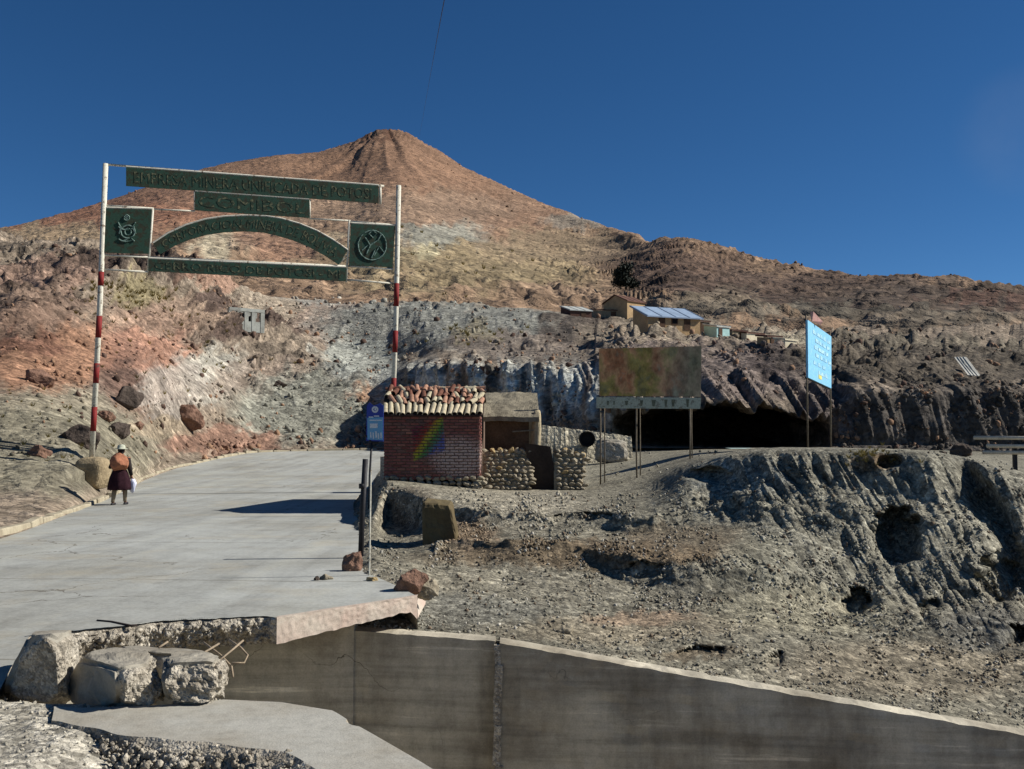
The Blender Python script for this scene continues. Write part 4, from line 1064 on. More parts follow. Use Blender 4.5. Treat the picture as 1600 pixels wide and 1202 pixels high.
# arched board
outer = [(239, 381), (262, 366), (290, 353), (320, 344), (350, 339.5), (385, 338), (415, 339), (440, 343), (468, 351), (495, 362), (520, 376), (543, 392)]
inner = [(250, 398), (272, 385), (296, 375), (322, 367.5), (350, 363.5), (382, 362), (410, 363.5), (434, 369), (458, 376), (482, 386), (506, 399), (529, 414)]
m_ = MB(); n = len(outer)
fr = [gp(x, y, .05) for x, y in outer] + [gp(x, y, .05) for x, y in inner]
bk = [p - gn * .05 for p in fr]
m_.raw(fr + bk, [(i, n + i, n + i + 1, i + 1) for i in range(n - 1)] + [(2 * n + i, 2 * n + i + 1, 3 * n + i + 1, 3 * n + i) for i in range(n - 1)]
       + [(i, i + 1, 2 * n + i + 1, 2 * n + i) for i in range(n - 1)] + [(n + i, 3 * n + i, 3 * n + i + 1, n + i + 1) for i in range(n - 1)] + [(0, 2 * n, 3 * n, n), (n - 1, 2 * n - 1, 4 * n - 1, 3 * n - 1)])
ab = m_.build('arched_sign_board', M['green_board'], gate)
V, Fc = text_verts('CORPORACION MINERA DE BOLIVIA')
oo, ii = np.array(outer, float), np.array(inner, float)
vs = []
for x, y in V:
    k_ = (.04 + .92 * x) * (n - 1); v_ = .22 + .56 * y
    o_ = [np.interp(k_, np.arange(n), oo[:, c]) for c in (0, 1)]; i_ = [np.interp(k_, np.arange(n), ii[:, c]) for c in (0, 1)]
    vs.append(tuple(gp(i_[0] + (o_[0] - i_[0]) * v_, i_[1] + (o_[1] - i_[1]) * v_, .056)))
add_letters(vs, Fc, M['letter'], ab)
MB().tube([gp(x, y - 1, .03) for x, y in outer], .03, 6).build('top_edge', M['white_paint'], ab)
beam((545, 395), (529, 414), .02)
# footing of the left post
fc = gp(143, 735)
me = rock_mesh('footing', 41, 4, 4, (1, 1, 1), .06)
Vb = np.array([v.co for v in me.vertices]); Vb = np.sign(Vb) * np.abs(Vb) ** .55
for v, c in zip(me.vertices, Vb): v.co = c
ft = add('footing', me, plain_mat('footing_stone', S(150, 134, 106), .95, .3, 3, .1, .8, .04), gate); ft.location = (fc.x + .05, fc.y, fc.z - .08); ft.scale = (.46, .42, .46)
fr_ = gp(611, 716); MB().box((fr_.x, fr_.y, fr_.z - .35), (.6, .6, .8)).build('footing', M['fracture'], gate)

# ------------------------------------------------------------------ brick hut
hx0, hx1 = U(599, 750, 29).x, U(750, 750, 29).x
HY0, HY1 = 29.0, 35.0  # rear, out of view, lengthened to broaden the hut's shadow on the road
zb, ze = .55, 2.40
hut = thing('brick_hut', 'small brick hut with tiled roof and a rainbow painted on its front', 'hut', ((hx0 + hx1) / 2, (HY0 + HY1) / 2, .2))
def hut_brick_mat():
    m, N, L, B = new_mat('painted_brick'); nt = m.node_tree
    g = N.new('ShaderNodeNewGeometry'); oi = N.new('ShaderNodeObjectInfo')
    sep = N.new('ShaderNodeSeparateXYZ'); L.new(g.outputs['Position'], sep.inputs[0])
    base = ramp(nt, oi.outputs['Random'], [(0, S(112, 68, 62)), (.3, S(134, 84, 74)), (.6, S(120, 78, 74)), (.85, S(150, 104, 88)), (1, S(102, 78, 72))])
    n1 = nz(nt, 14, 5, .7); n2 = nz(nt, 3.2, 5, .7); n3 = nz(nt, 34, 4, .7)
    c = mix(nt, base, ramp(nt, n1, [(.3, G3(.65)), (.5, G3(1)), (.72, G3(1.35))]), .9, 'MULTIPLY')
    def mth(op, a, b=None, c_=None):
        q = N.new('ShaderNodeMath'); q.operation = op
        for i, v in enumerate((a, b, c_)):
            if v is None: continue
            if isinstance(v, (int, float)): q.inputs[i].default_value = v
            else: L.new(v, q.inputs[i])
        return q.outputs[0]
    x, z = sep.outputs[0], sep.outputs[2]
    # whitish flaking render in the lower right
    HK = 23.6 / 29.0
    cx = U(720, 715, 23.6)
    dx = mth('DIVIDE', mth('SUBTRACT', x, cx.x - .05), .85 * HK); dz = mth('DIVIDE', mth('SUBTRACT', z, cx.z), .62 * HK)
    dist = mth('ADD', mth('MULTIPLY', dx, dx), mth('MULTIPLY', dz, dz))
    mask = mth('SUBTRACT', 1.25, dist)
    pale = mth('MULTIPLY', mth('MULTIPLY', mth('MAXIMUM', mask, 0.0), 1.1), mth('MULTIPLY', mth('SUBTRACT', n3, .36), 5.0))
    pale = mth('MINIMUM', mth('MAXIMUM', pale, 0.0), .8)
    c = mix(nt, c, S(190, 172, 160), pale)
    # painted rainbow: a slanted lozenge of coloured bands
    c0 = U(668, 685, 23.6)
    ux = mth('SUBTRACT', x, c0.x); uz = mth('SUBTRACT', z, c0.z)
    along = mth('ADD', mth('MULTIPLY', ux, .55), mth('MULTIPLY', uz, .83))
    across = mth('ADD', mth('MULTIPLY', ux, .83), mth('MULTIPLY', uz, -.55))
    wob = mth('MULTIPLY', mth('SUBTRACT', n2, .5), .16)
    la = mth('ABSOLUTE', mth('ADD', along, wob)); lc = mth('ABSOLUTE', mth('SUBTRACT', across, .03))
    loz = mth('ADD', mth('DIVIDE', la, .78 * HK), mth('DIVIDE', lc, .62 * HK))
    inside = mth('MULTIPLY', mth('SUBTRACT', 1.0, loz), 8.0)
    inside = mth('MINIMUM', mth('MAXIMUM', inside, 0.0), 1.0)
    inside = mth('MULTIPLY', inside, mth('MINIMUM', mth('MAXIMUM', mth('MULTIPLY', mth('SUBTRACT', n1, .33), 4.5), 0.1), .8))
    t = mth('ADD', mth('DIVIDE', mth('ADD', across, wob), .80 * HK), .5)
    rb_ = ramp(nt, t, [(0, S(90, 30, 60)), (.2, S(120, 32, 40)), (.32, S(140, 50, 36)), (.44, S(170, 160, 40)), (.56, S(150, 165, 50)), (.66, S(60, 130, 60)), (.8, S(40, 115, 95)), (.95, S(50, 80, 150))])
    c = mix(nt, c, rb_, inside)
    L.new(c, B.inputs['Base Color'])
    B.inputs['Roughness'].default_value = .92; B.inputs['Specular IOR Level'].default_value = .15
    bump(nt, [(n1, .5, .012), (n3, .4, .005)], B)
    return m
M['brick'] = hut_brick_mat()
HK = 23.6 / 29.0      # the hut and the walls beside it are drawn at 29 m and set down, smaller, at 23.6 m
M['mortar'] = plain_mat('mud_mortar', S(110, 92, 80), .95, .3, 8, .1, .5, .01)
M['adobe'] = plain_mat('adobe_mud', S(150, 136, 110), .96, .3, 2.5, .1, .6, .03)
W_ = hx1 - hx0
wl_ = MB()
wl_.box(((hx0 + hx1) / 2, HY0 + .14, (zb + ze) / 2), (W_ - .04, .24, ze - zb))
wl_.box((hx0 + .13, (HY0 + HY1) / 2, (zb + ze) / 2), (.22, HY1 - HY0 - .1, ze - zb)).box((hx1 - .13, (HY0 + HY1) / 2, (zb + ze) / 2), (.22, HY1 - HY0 - .1, ze - zb))
wl_.box(((hx0 + hx1) / 2, HY1 - .12, (zb + ze) / 2), (W_ - .04, .24, ze - zb))
zr = 3.12; ym = 30.35
for xx in (hx0 + .03, hx1 - .23):
    wl_.raw([(xx, HY0 + .02, ze), (xx, HY1 - .02, ze), (xx, ym, zr), (xx + .2, HY0 + .02, ze), (xx + .2, HY1 - .02, ze), (xx + .2, ym, zr)], [(0, 2, 1), (3, 4, 5), (0, 3, 5, 2), (1, 2, 5, 4), (0, 1, 4, 3)])
wl_.build('wall', M['mortar'], hut)
def brick_mesh(l, h, dpt, nm='brick'):
    me = MB().box((0, 0, 0), (l, dpt, h)).mesh(nm)
    bm = bmesh.new(); bm.from_mesh(me); bmesh.ops.bevel(bm, geom=bm.edges[:], offset=.008, segments=1, affect='EDGES'); bm.to_mesh(me); bm.free()
    return me
bl, bh = .255, .087
bm_full, bm_half, bm_end = brick_mesh(bl - .02, bh - .02, .12), brick_mesh(bl / 2 - .02, bh - .02, .12), brick_mesh(bl - .02, bh - .02, .12)
for me in (bm_full, bm_half, bm_end): me.materials.append(M['brick'])
rows_n = int((ze - zb) / bh)
for r in range(rows_n):
    x = hx0 + (0 if r % 2 == 0 else -bl / 2)
    z = zb + bh * (r + .5)
    while x < hx1 - .02:
        a, b = max(x, hx0), min(x + bl, hx1)
        if b - a > .06:
            half = (b - a) < bl * .75
            o = add('brick', bm_half if half else bm_full, None, hut)
            o.location = ((a + b) / 2, HY0 + .05 + random.uniform(-.012, .012), z + random.uniform(-.004, .004))
            if half and abs((b - a) - bl / 2) > .01: o.scale.x = (b - a - .02) / (bl / 2 - .02)
            o.rotation_euler = (random.uniform(-.03, .03), random.uniform(-.02, .02), random.uniform(-.03, .03))
        x += bl
for r in range(rows_n):          # the sunlit right-hand return, seen edge on
    z = zb + bh * (r + .5)
    for k_ in range(3):
        o = add('brick', bm_end, None, hut); o.location = (hx1 - .045 + random.uniform(-.008, .01), HY0 + .26 + k_ * bl + (r % 2) * bl / 2, z); o.rotation_euler = (0, 0, math.pi / 2)
# stone plinth under the front
stone_me = [rock_mesh('stone', 700 + i, 2, 16, (1, 1, 1), .2) for i in range(6)]
for i, me in enumerate(stone_me): me.materials.append(M['stone'])
stone_me2 = [me.copy() for me in stone_me]
for me in stone_me2: me.materials.clear(); me.materials.append(M['stone_ochre'])
def stone_course(parent, x0, x1, y, z0, z1f, size=.2, ochre=.1, batter=0.0):
    z = z0
    r = 0
    while True:
        x = x0 + random.uniform(0, .1); any_ = False
        h = size * random.uniform(.6, .8)
        while x < x1:
            w = size * random.uniform(.75, 1.5)
            if z + h * .5 < z1f(x + w / 2):
                any_ = True
                pool = stone_me2 if random.random() < ochre else stone_me
                o = add('stone', random.choice(pool), None, parent)
                o.location = (x + w / 2, y + batter * (z - z0) + random.uniform(-.05, .04), z + h / 2 + random.uniform(-.02, .02))
                o.scale = (w * .58, size * .6, h * .62); o.rotation_euler = (random.uniform(-.3, .3), random.uniform(-.25, .25), random.uniform(-.4, .4))
            x += w
        z += h; r += 1
        if not any_ or r > 40: break
stone_course(hut, hx0 - .05, hx1 + .05, HY0 + .02, .22, lambda x: zb + .04, .2, .03)
# roof: boarding, then clay tiles laid one by one
M['tile_pale'] = plain_mat('sun_bleached_tile', S(182, 170, 142), .9, .25, 9, .15, .4, .008)
M['tile_red'] = plain_mat('clay_tile', S(160, 122, 100), .9, .35, 9, .15, .4, .008)
M['tile_dark'] = plain_mat('sooty_tile', S(110, 74, 60), .9, .35, 9, .15, .4, .008)
sl = math.atan2(zr - ze, ym - HY0)
rf = MB()
e0, e1 = (HY0 - .12, ze - .12 * math.tan(sl) + .03), (ym, zr + .03)
rf.hexa([(hx0 - .1, e0[0], e0[1]), (hx1 + .1, e0[0], e0[1]), (hx1 + .1, e1[0], e1[1]), (hx0 - .1, e1[0], e1[1])], [(hx0 - .1, e0[0], e0[1] + .04), (hx1 + .1, e0[0], e0[1] + .04), (hx1 + .1, e1[0], e1[1] + .04), (hx0 - .1, e1[0], e1[1] + .04)])
rf.hexa([(hx0 - .1, ym + .002, zr + .03), (hx1 + .1, ym + .002, zr + .03), (hx1 + .1, HY1 + .15, ze - .05), (hx0 - .1, HY1 + .15, ze - .05)], [(hx0 - .1, ym + .002, zr + .07), (hx1 + .1, ym + .002, zr + .07), (hx1 + .1, HY1 + .15, ze), (hx0 - .1, HY1 + .15, ze)])
roof = rf.build('roof', plain_mat('roof_boards', S(62, 46, 38), .95, .3, 6), hut)
def tile_mesh(mat):
    n = 7; V = []; Fc = []
    for j in range(2):
        for s_ in (0, 1):
            rr = (.088 if j == 0 else .072) - s_ * .016
            for i in range(n):
                a = math.pi * i / (n - 1)
                V.append((rr * math.cos(a), -.22 + .44 * j, rr * math.sin(a)))
    q = lambda j, s_, i: j * 2 * n + s_ * n + i
    for i in range(n - 1):
        Fc += [(q(0, 0, i), q(0, 0, i + 1), q(1, 0, i + 1), q(1, 0, i)), (q(0, 1, i), q(1, 1, i), q(1, 1, i + 1), q(0, 1, i + 1)), (q(0, 0, i), q(0, 1, i), q(0, 1, i + 1), q(0, 0, i + 1)), (q(1, 0, i), q(1, 0, i + 1), q(1, 1, i + 1), q(1, 1, i))]
    me = mesh_from('roof_tile', V, Fc); me.materials.append(mat); return me
tp, tr, td = tile_mesh(M['tile_pale']), tile_mesh(M['tile_red']), tile_mesh(M['tile_dark'])
slope_len = math.hypot(ym - HY0 + .12, zr - ze + .1)
nt_, nrow = 17, 4
for r in range(nrow):
    for i in range(nt_):
        jum = 0 if r == 0 else 1
        if jum and random.random() < .1: continue
        f_ = (.22, .52, .72, .92)[r]
        x = hx0 - .07 + (W_ + .14) * (i + .5) / nt_ + random.uniform(-.02, .02) * (1 + jum)
        y = e0[0] + (ym - e0[0]) * f_ + random.uniform(-.04, .04) * (1 + jum); z = e0[1] + (zr + .03 - e0[1]) * (y - e0[0]) / (ym - e0[0]) + .045 + jum * random.uniform(0, .06) + r * .008
        me = tp if r == 0 or random.random() < .3 else (td if random.random() < .3 else tr)
        o = add('roof_tile', me, None, roof)
        if r == 0: o.scale = (1, 1.55 + random.uniform(-.12, .12), 1)
        o.location = (x, y, z); o.rotation_euler = (sl + random.uniform(-.05, .05) * (1 + 2.5 * jum), random.uniform(-.12, .12) * (1 + 2 * jum), random.uniform(-.08, .08) * (1 + 4 * jum) + (.12 if i < 7 else -.05))
for i in range(14):      # ridge
    o = add('roof_tile', random.choice([tr, tr, td, tp]), None, roof)
    o.location = (hx0 + .1 + (W_ - .2) * i / 13, ym + random.uniform(-.05, .05), zr + .08 + random.uniform(0, .05)); o.rotation_euler = (random.uniform(-.1, .1), random.uniform(-.1, .1), math.pi / 2 + random.uniform(-.35, .35))

# ------------------------------------------------------------------ lean-to beside the hut and the ruined walls in front of it
lx0, lx1 = hx1 + .06, U(838, 680, 31).x
lt = thing('adobe_lean_to', 'low adobe lean-to with grey earth roof beside the brick hut', 'lean-to', ((lx0 + lx1) / 2, 32, .4))
yw = 31.0
m_ = MB().box(((lx0 + lx1) / 2 - .1, yw + .15, 1.3), (lx1 - lx0 - .25, .3, 2.0)); m_.build('front_wall', plain_mat('shaded_adobe', S(96, 76, 58), .96, .3, 3, .1, .6, .03), lt)  # adobe colour darkened to carry the wall's shade
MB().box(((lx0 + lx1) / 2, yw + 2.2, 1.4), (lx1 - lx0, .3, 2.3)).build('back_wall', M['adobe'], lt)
me = rock_mesh('pillar', 45, 4, 3, (1, 1, 1), .05); Vb = np.array([v.co for v in me.vertices]); Vb = np.sign(Vb) * np.abs(Vb) ** .5
for v, c in zip(me.vertices, Vb): v.co = c
pl = add('pillar', me, plain_mat('sunlit_adobe', S(176, 162, 132), .96, .25, 3, .1, .7, .03), lt); pl.location = (lx1 - .02, yw + .25, 1.45); pl.scale = (.15, .42, 1.2); pl.rotation_euler = (0, .04, 0)  # paler than the other adobe: sunlight put into the pillar's colour
z0_, z1_ = 1.65 + 38 / F * 30.8, 1.65 + 78 / F * 32.6
rg = []
nx, ny = 30, 14
RV = []
for j in range(ny):
    for i in range(nx):
        f_ = j / (ny - 1); x = lx0 - .02 + (lx1 + .1 - lx0) * i / (nx - 1); y = 30.75 + 2.4 * f_
        z = z0_ + (z1_ - z0_) * f_ ** .8
        RV.append((x, y, z))
RV = np.array(RV); RV[:, 2] += noise(RV / .5, 700) * .07 + noise(RV / .15, 701) * .03
bot = RV.copy(); bot[:, 2] -= .14
idx = np.arange(nx * ny).reshape(ny, nx); qd = np.stack([idx[:-1, :-1], idx[:-1, 1:], idx[1:, 1:], idx[1:, :-1]], -1).reshape(-1, 4)
bd = [int(i) for i in list(idx[0, :]) + list(idx[1:, -1]) + list(idx[-1, -2::-1]) + list(idx[-2:0:-1, 0])]
Fc = [tuple(map(int, f)) for f in qd] + [tuple(int(i) + nx * ny for i in reversed(f)) for f in qd] + [(bd[(k_ + 1) % len(bd)], bd[k_], bd[k_] + nx * ny, bd[(k_ + 1) % len(bd)] + nx * ny) for k_ in range(len(bd))]
add('roof', mesh_from('roof', np.concatenate([RV, bot]), Fc), plain_mat('earth_roof', S(132, 124, 106), .96, .3, 4, .1, .7, .03), lt)
MB().tube([(lx1 - .75, 30.9, 1.95), (lx1 + .02, 30.9, 2.0)], .022, 6).build('lintel_pole', M['stone'], lt)

def ruin(px0, px1, Y, ztop, label, ochre=.15, core='adobe'):
    x0, x1 = U(px0, 700, Y).x, U(px1, 700, Y).x
    zg = .28
    rt = thing('stone_wall', label, 'wall', ((x0 + x1) / 2, Y, zg))
    nseg = 10; V = []
    for j in (0, 1):
        for k_ in (0, 1):
            for i in range(nseg + 1):
                x = x0 + (x1 - x0) * i / nseg
                V.append((x, Y + .03 + .4 * j + (.45 * (ztop(x) - zg) if k_ and not j else 0) + (.3 if j else 0), (ztop(x) - .08 + random.uniform(-.03, .03)) if k_ else zg - .2))
    n1_ = nseg + 1; q = lambda j, k_, i: (j * 2 + k_) * n1_ + i
    Fc = []
    for i in range(nseg):
        Fc += [(q(0, 0, i), q(0, 0, i + 1), q(0, 1, i + 1), q(0, 1, i)), (q(1, 0, i), q(1, 1, i), q(1, 1, i + 1), q(1, 0, i + 1)), (q(0, 1, i), q(0, 1, i + 1), q(1, 1, i + 1), q(1, 1, i))]
    Fc += [(q(0, 0, 0), q(0, 1, 0), q(1, 1, 0), q(1, 0, 0)), (q(0, 0, nseg), q(1, 0, nseg), q(1, 1, nseg), q(0, 1, nseg))]
    add('core', mesh_from('core', V, Fc), M[core], rt)
    stone_course(rt, x0, x1, Y + .08, zg - .05, ztop, .17, ochre, .45)
    x = x0
    while x < x1:          # loose coping
        o = add('stone', random.choice(stone_me2 if random.random() < .3 else stone_me), None, rt)
        o.location = (x + .1, Y + .6 + random.uniform(-.12, .12), ztop(x + .1) - .02); o.scale = (random.uniform(.09, .16), .12, random.uniform(.06, .11)); o.rotation_euler = (random.uniform(-1, 1), random.uniform(-1, 1), random.uniform(-1, 1))
        x += random.uniform(.14, .26)
    return rt
za = 1.65 - 14 / F * 29.4
R1 = ruin(753, 828, 29.35, lambda x: za + .02 * math.sin(x * 9), 'ruined rubble wall in front of the lean-to left of the dark gap', .02)
R2 = ruin(866, 912, 29.45, lambda x: za + .02 - .25 * max(0, x - U(885, 700, 29.4).x), 'ruined rubble wall end right of the dark gap', .03)
dgx0, dgx1 = U(826, 700, 29.5).x, U(867, 700, 29.5).x
MB().hexa([(dgx0 + .05, 29.75, .1), (dgx1 + .12, 29.75, .1), (dgx1 + .12, 30.4, .1), (dgx0 + .05, 30.4, .1)], [(dgx0 - .1, 29.8, 1.6), (dgx1 - .12, 29.8, 1.5), (dgx1 - .12, 30.4, 1.5), (dgx0 - .1, 30.4, 1.6)]).build('gap_shade_panel', plain_mat('gap_shade_dark', S(58, 48, 40), .96, .3, 3))  # dark panel added in place of the shade inside the gap
def set_nearer(o):
    o.scale = (HK, HK, HK); o.location = Vector(CAM) + (Vector(o.location) - Vector(CAM)) * HK
for o in (hut, lt, R1, R2, bpy.data.objects['gap_shade_panel']): set_nearer(o)
tag(bpy.data.objects['gap_shade_panel'], 'dark panel standing in for the shade in the gap between the rubble walls', 'wall')

# weathered retaining wall with the black pipe mouth
rw = thing('yard_wall', 'low weathered concrete wall with round black pipe mouth behind the ruins', 'wall', (3.0, 38, 1.0))
a, b = U(846, 700, 38), U(990, 700, 38)
nseg = 26; V = []
for j in (0, 1):
    for k_ in (0, 1):
        for i in range(nseg + 1):
            f_ = i / nseg; x = a.x + (b.x - a.x) * f_
            zt = 1.65 + (690 - (664 + 18 * f_)) / F * 38 + random.uniform(-.03, .03)
            V.append((x, 38 + .5 * j + (.75 if k_ == 1 and j == 0 else 0) + (.6 if j else 0) + random.uniform(-.04, .04), zt if k_ else .7))
n1_ = nseg + 1; q = lambda j, k_, i: (j * 2 + k_) * n1_ + i
Fc = []
for i in range(nseg): Fc += [(q(0, 0, i), q(0, 0, i + 1), q(0, 1, i + 1), q(0, 1, i)), (q(1, 0, i), q(1, 1, i), q(1, 1, i + 1), q(1, 0, i + 1)), (q(0, 1, i), q(0, 1, i + 1), q(1, 1, i + 1), q(1, 1, i))]
Fc += [(q(0, 0, 0), q(0, 1, 0), q(1, 1, 0), q(1, 0, 0)), (q(0, 0, nseg), q(1, 0, nseg), q(1, 1, nseg), q(0, 1, nseg))]
add('wall', mesh_from('wall', V, Fc), concrete_mat('yard_concrete', S(176, 168, 146), S(130, 120, 100), 1.4, cells=((7.0, .3), (20.0, .3))), rw)
pc = U(918, 686, 37.95)
ring = MB(); n = 24
for (yy, ro) in ((0, .30), (0, .25), (.5, .25), (.5, .30)):
    ring.v += [Vector((pc.x + ro * math.cos(2 * math.pi * i / n), pc.y + yy, pc.z + ro * math.sin(2 * math.pi * i / n))) for i in range(n)]
for k_ in range(4):
    for i in range(n): ring.f.append((k_ * n + i, k_ * n + (i + 1) % n, ((k_ + 1) % 4) * n + (i + 1) % n, ((k_ + 1) % 4) * n + i))
M['black'] = plain_mat('black_iron', S(26, 25, 25), .7, .3, 10, .2)
pm = ring.build('pipe', M['black'], rw, True)
MB().tube([(pc.x, pc.y + .12, pc.z), (pc.x, pc.y + .14, pc.z)], .248, 24).build('pipe_stop', M['black'], pm)
bx_ = U(963, 690, 37)
chunk('concrete_block', [(bx_.x - .75, 36.6, .9), (bx_.x + .4, 36.6, .9), (bx_.x + .4, 37.4, .9), (bx_.x - .75, 37.4, .9), (bx_.x - .72, 36.7, 1.72), (bx_.x + .3, 36.7, 1.66), (bx_.x + .35, 37.4, 1.7), (bx_.x - .7, 37.4, 1.75)], M['fracture'],
      'pale concrete block beside the dark mine opening', 'concrete block', 8, .03, 4)

# ------------------------------------------------------------------ block and post by the road
chunk('concrete_pillar', [(U(662, 858, 16.2).x, 16.2, -.35), (U(722, 858, 16.2).x, 16.2, -.35), (U(722, 858, 16.2).x - .05, 16.95, -.3), (U(662, 858, 16.2).x, 16.95, -.3),
       (U(660, 788, 16.2).x, 16.2, .66), (U(704, 788, 16.2).x, 16.2, .62), (U(704, 788, 16.2).x, 16.9, .64), (U(660, 788, 16.2).x, 16.9, .7)], concrete_mat('dark_pillar_concrete', S(104, 92, 66), S(70, 60, 44), 1.4),
      'squat dark concrete pillar sunk in the bank below the brick hut', 'pillar', 12, .025, 7, False, 1.62)
dp = on_z(563, 872, 0.0)
M['dark_metal'] = plain_mat('dark_painted_iron', S(34, 33, 36), .6, .3, 10, .3)
pr = thing('barrier_post', 'dark iron barrier post at the edge of the road', 'post', (dp.x, dp.y, -.1))
MB().tube([(dp.x, dp.y, -.2), (dp.x + .025, dp.y, .7), (dp.x + .06, dp.y, 1.40)], .04, 10).build('shaft', M['dark_metal'], pr, True)
MB().tube([(dp.x + .02, dp.y, .98), (dp.x + .02, dp.y, 1.05)], .05, 10).build('collar', M['dark_metal'], pr, True)
MB().box((dp.x, dp.y, .015), (.24, .24, .03)).build('base_plate', M['dark_metal'], pr)
tp_ = on_z(577, 900, 0.0)
o = MB().tube([(tp_.x, tp_.y, -.2), (tp_.x + .01, tp_.y, 1.3)], .012, 6).build('thin_rod', M['white_paint']); tag(o, 'thin pale rod standing beside the dark barrier post', 'rod')

# ------------------------------------------------------------------ blue roadside sign left of the hut
sy = 22.4
sx_ = U(585, 660, sy).x
bs = thing('roadside_sign', 'small upright blue sign with white emblem beside the brick hut', 'sign', (U(576, 800, sy).x, sy, 0))
M['blue'] = worn_mat('blue_sign_paint', S(58, 72, 150), S(80, 100, 150), .38, 12)
M['lightblue'] = worn_mat('light_blue_paint', S(110, 165, 200), S(130, 170, 190), .42, 14)
def sb(pts, off=.0): return [U(x, y, sy - off) for x, y in pts]
nb = Vector((0, -1, 0))
brd = MB().plate(sb([(573, 634), (577, 629), (584, 634), (594, 630), (599, 634), (599, 690), (572, 689)]), nb, .03).build('board', M['blue'], bs)
MB().plate(sb([(574, 653), (598, 652), (598, 688), (574, 687)], .006), nb, .005).build('lower_panel', M['lightblue'], brd)
M['white'] = worn_mat('white_sign_paint', S(215, 215, 212), S(150, 150, 160), .36, 14)
mm = MB(); c0 = (586, 640)
for k_ in range(20):
    a0_, a1_ = 2 * math.pi * k_ / 20, 2 * math.pi * (k_ + 1) / 20
    mm.raw([U(c0[0] + r_ * math.cos(a_), c0[1] + r_ * math.sin(a_), sy - .008) for r_, a_ in ((5.2, a0_), (5.2, a1_), (2.6, a1_), (2.6, a0_))], [(0, 1, 2, 3)])
mm.plate(sb([(585, 638), (588, 638), (588, 641.5), (585, 641.5)], .009), nb, .002)
mm.build('emblem', M['white'], brd)
mm = MB()
for (x0, y0, x1, y1) in [(576, 651, 583, 652.8), (584, 649.5, 592, 651.2), (577, 656, 596, 657.6), (578, 675, 580, 684), (582, 676, 584, 686), (586, 674, 588.5, 684), (590, 677, 592, 686), (594, 676, 596, 685)]:
    mm.plate(sb([(x0, y0), (x1, y0), (x1 + .6, y1), (x0 + .6, y1)], .012), nb, .003)
mm.plate(sb([(578, 662), (590, 662), (590, 669), (578, 669)], .012), nb, .003)
mm.build('lettering', M['white'], brd)
MB().tube([U(566, 672, sy + .03), U(573, 682, sy + .03), U(580, 690, sy + .03), U(592, 692, sy + .03)], .035, 8).build('bracket', M['dark_metal'], bs, True)
MB().tube([U(581, 689, sy + .03), (sx_ - .1, sy + .03, .9), (sx_ - .11, sy + .03, -.3)], .025, 8).build('pole', M['dark_metal'], bs, True)

# ------------------------------------------------------------------ billboard in front of the mine opening
by = 25.6
def bb(x, y, off=0): return U(x, y, by - off)
bbt = thing('billboard', 'weathered brown mural billboard with pale bottom strip on thin legs', 'billboard', (U(1010, 750, by).x, by, .5))
def mural_mat():
    m, N, L, B = new_mat('faded_mural'); nt = m.node_tree
    g = N.new('ShaderNodeNewGeometry'); mp = N.new('ShaderNodeMapping'); L.new(g.outputs['Position'], mp.inputs['Vector']); mp.inputs['Scale'].default_value = (2.2, 1, 1.6)
    a, b = nz(nt, 1.0, 4, .6, vec=mp.outputs['Vector']), nz(nt, 2.6, 5, .65, vec=mp.outputs['Vector'])
    c = ramp(nt, a, [(.25, S(120, 118, 92)), (.4, S(164, 146, 82)), (.5, S(196, 152, 108)), (.6, S(178, 120, 84)), (.72, S(150, 144, 118))])
    sp = N.new('ShaderNodeSeparateXYZ'); L.new(g.outputs['Position'], sp.inputs[0])
    xr = N.new('ShaderNodeMapRange'); L.new(sp.outputs[0], xr.inputs[0]); xr.inputs[1].default_value = bb(1015, 580).x; xr.inputs[2].default_value = bb(1075, 580).x
    c = mix(nt, c, S(140, 138, 118), ramp(nt, xr.outputs[0], [(0, G3(0)), (1, G3(.75))]))
    c = mix(nt, c, ramp(nt, b, [(.3, G3(.5)), (.5, G3(1)), (.7, G3(1.5))]), .9, 'MULTIPLY')
    L.new(c, B.inputs['Base Color']); B.inputs['Roughness'].default_value = .9; B.inputs['Specular IOR Level'].default_value = .15
    return m
M['mural'] = mural_mat()
pan = MB().plate([bb(936, 545), bb(1096, 541), bb(1095, 620), bb(937, 619)], nb, .05).build('mural_panel', M['mural'], bbt)
M['pale_strip'] = worn_mat('pale_strip_paint', S(176, 180, 158), S(140, 138, 120), .42, 8)
st_ = MB().plate([bb(932, 620.6, .02), bb(1096, 621.6, .02), bb(1094, 639, .02), bb(932, 638, .02)], nb, .05).build('bottom_strip', M['pale_strip'], bbt)
mm = MB()
for x, w, h in [(948, 4, 7), (958, 3, 6), (976, 6, 7), (1000, 5, 9), (1018, 7, 10), (1038, 5, 11), (1049, 6, 11), (1072, 5, 12)]:
    mm.plate([bb(x, 630 - h / 2, .028), bb(x + w, 630 - h / 2, .028), bb(x + w * .7, 630 + h / 2, .028), bb(x + w * .2, 630 + h / 2, .028)], nb, .004)
mm.build('lettering', plain_mat('grey_lettering', S(110, 112, 92), .9, .3, 12), st_)
M['weathered_wood'] = plain_mat('weathered_pole_wood', S(118, 108, 92), .92, .3, 8, .1, .5, .01)
for x in (938, 995, 1078):
    for dx, dy in ((0, -.03), (9.5, .5)):
        p0 = bb(x + dx, 639); gz = ground_at(p0.x, by + dy + .05)
        MB().tube([(p0.x, by + dy + .09, p0.z + (.5 if dy < 0 else .9)), (p0.x + random.uniform(-.02, .02), by + dy + .09, gz + .8), (p0.x, by + dy + .09, gz - .25)], .022 if dy < 0 else .016, 8).build('leg', M['weathered_wood'], bbt, True)
    MB().tube([(bb(x, 600).x, by + .08, bb(x, 600).z), (bb(x, 600).x + .15, by + .58, bb(x, 600).z - .2)], .02, 6).build('brace', M['weathered_wood'], bbt)


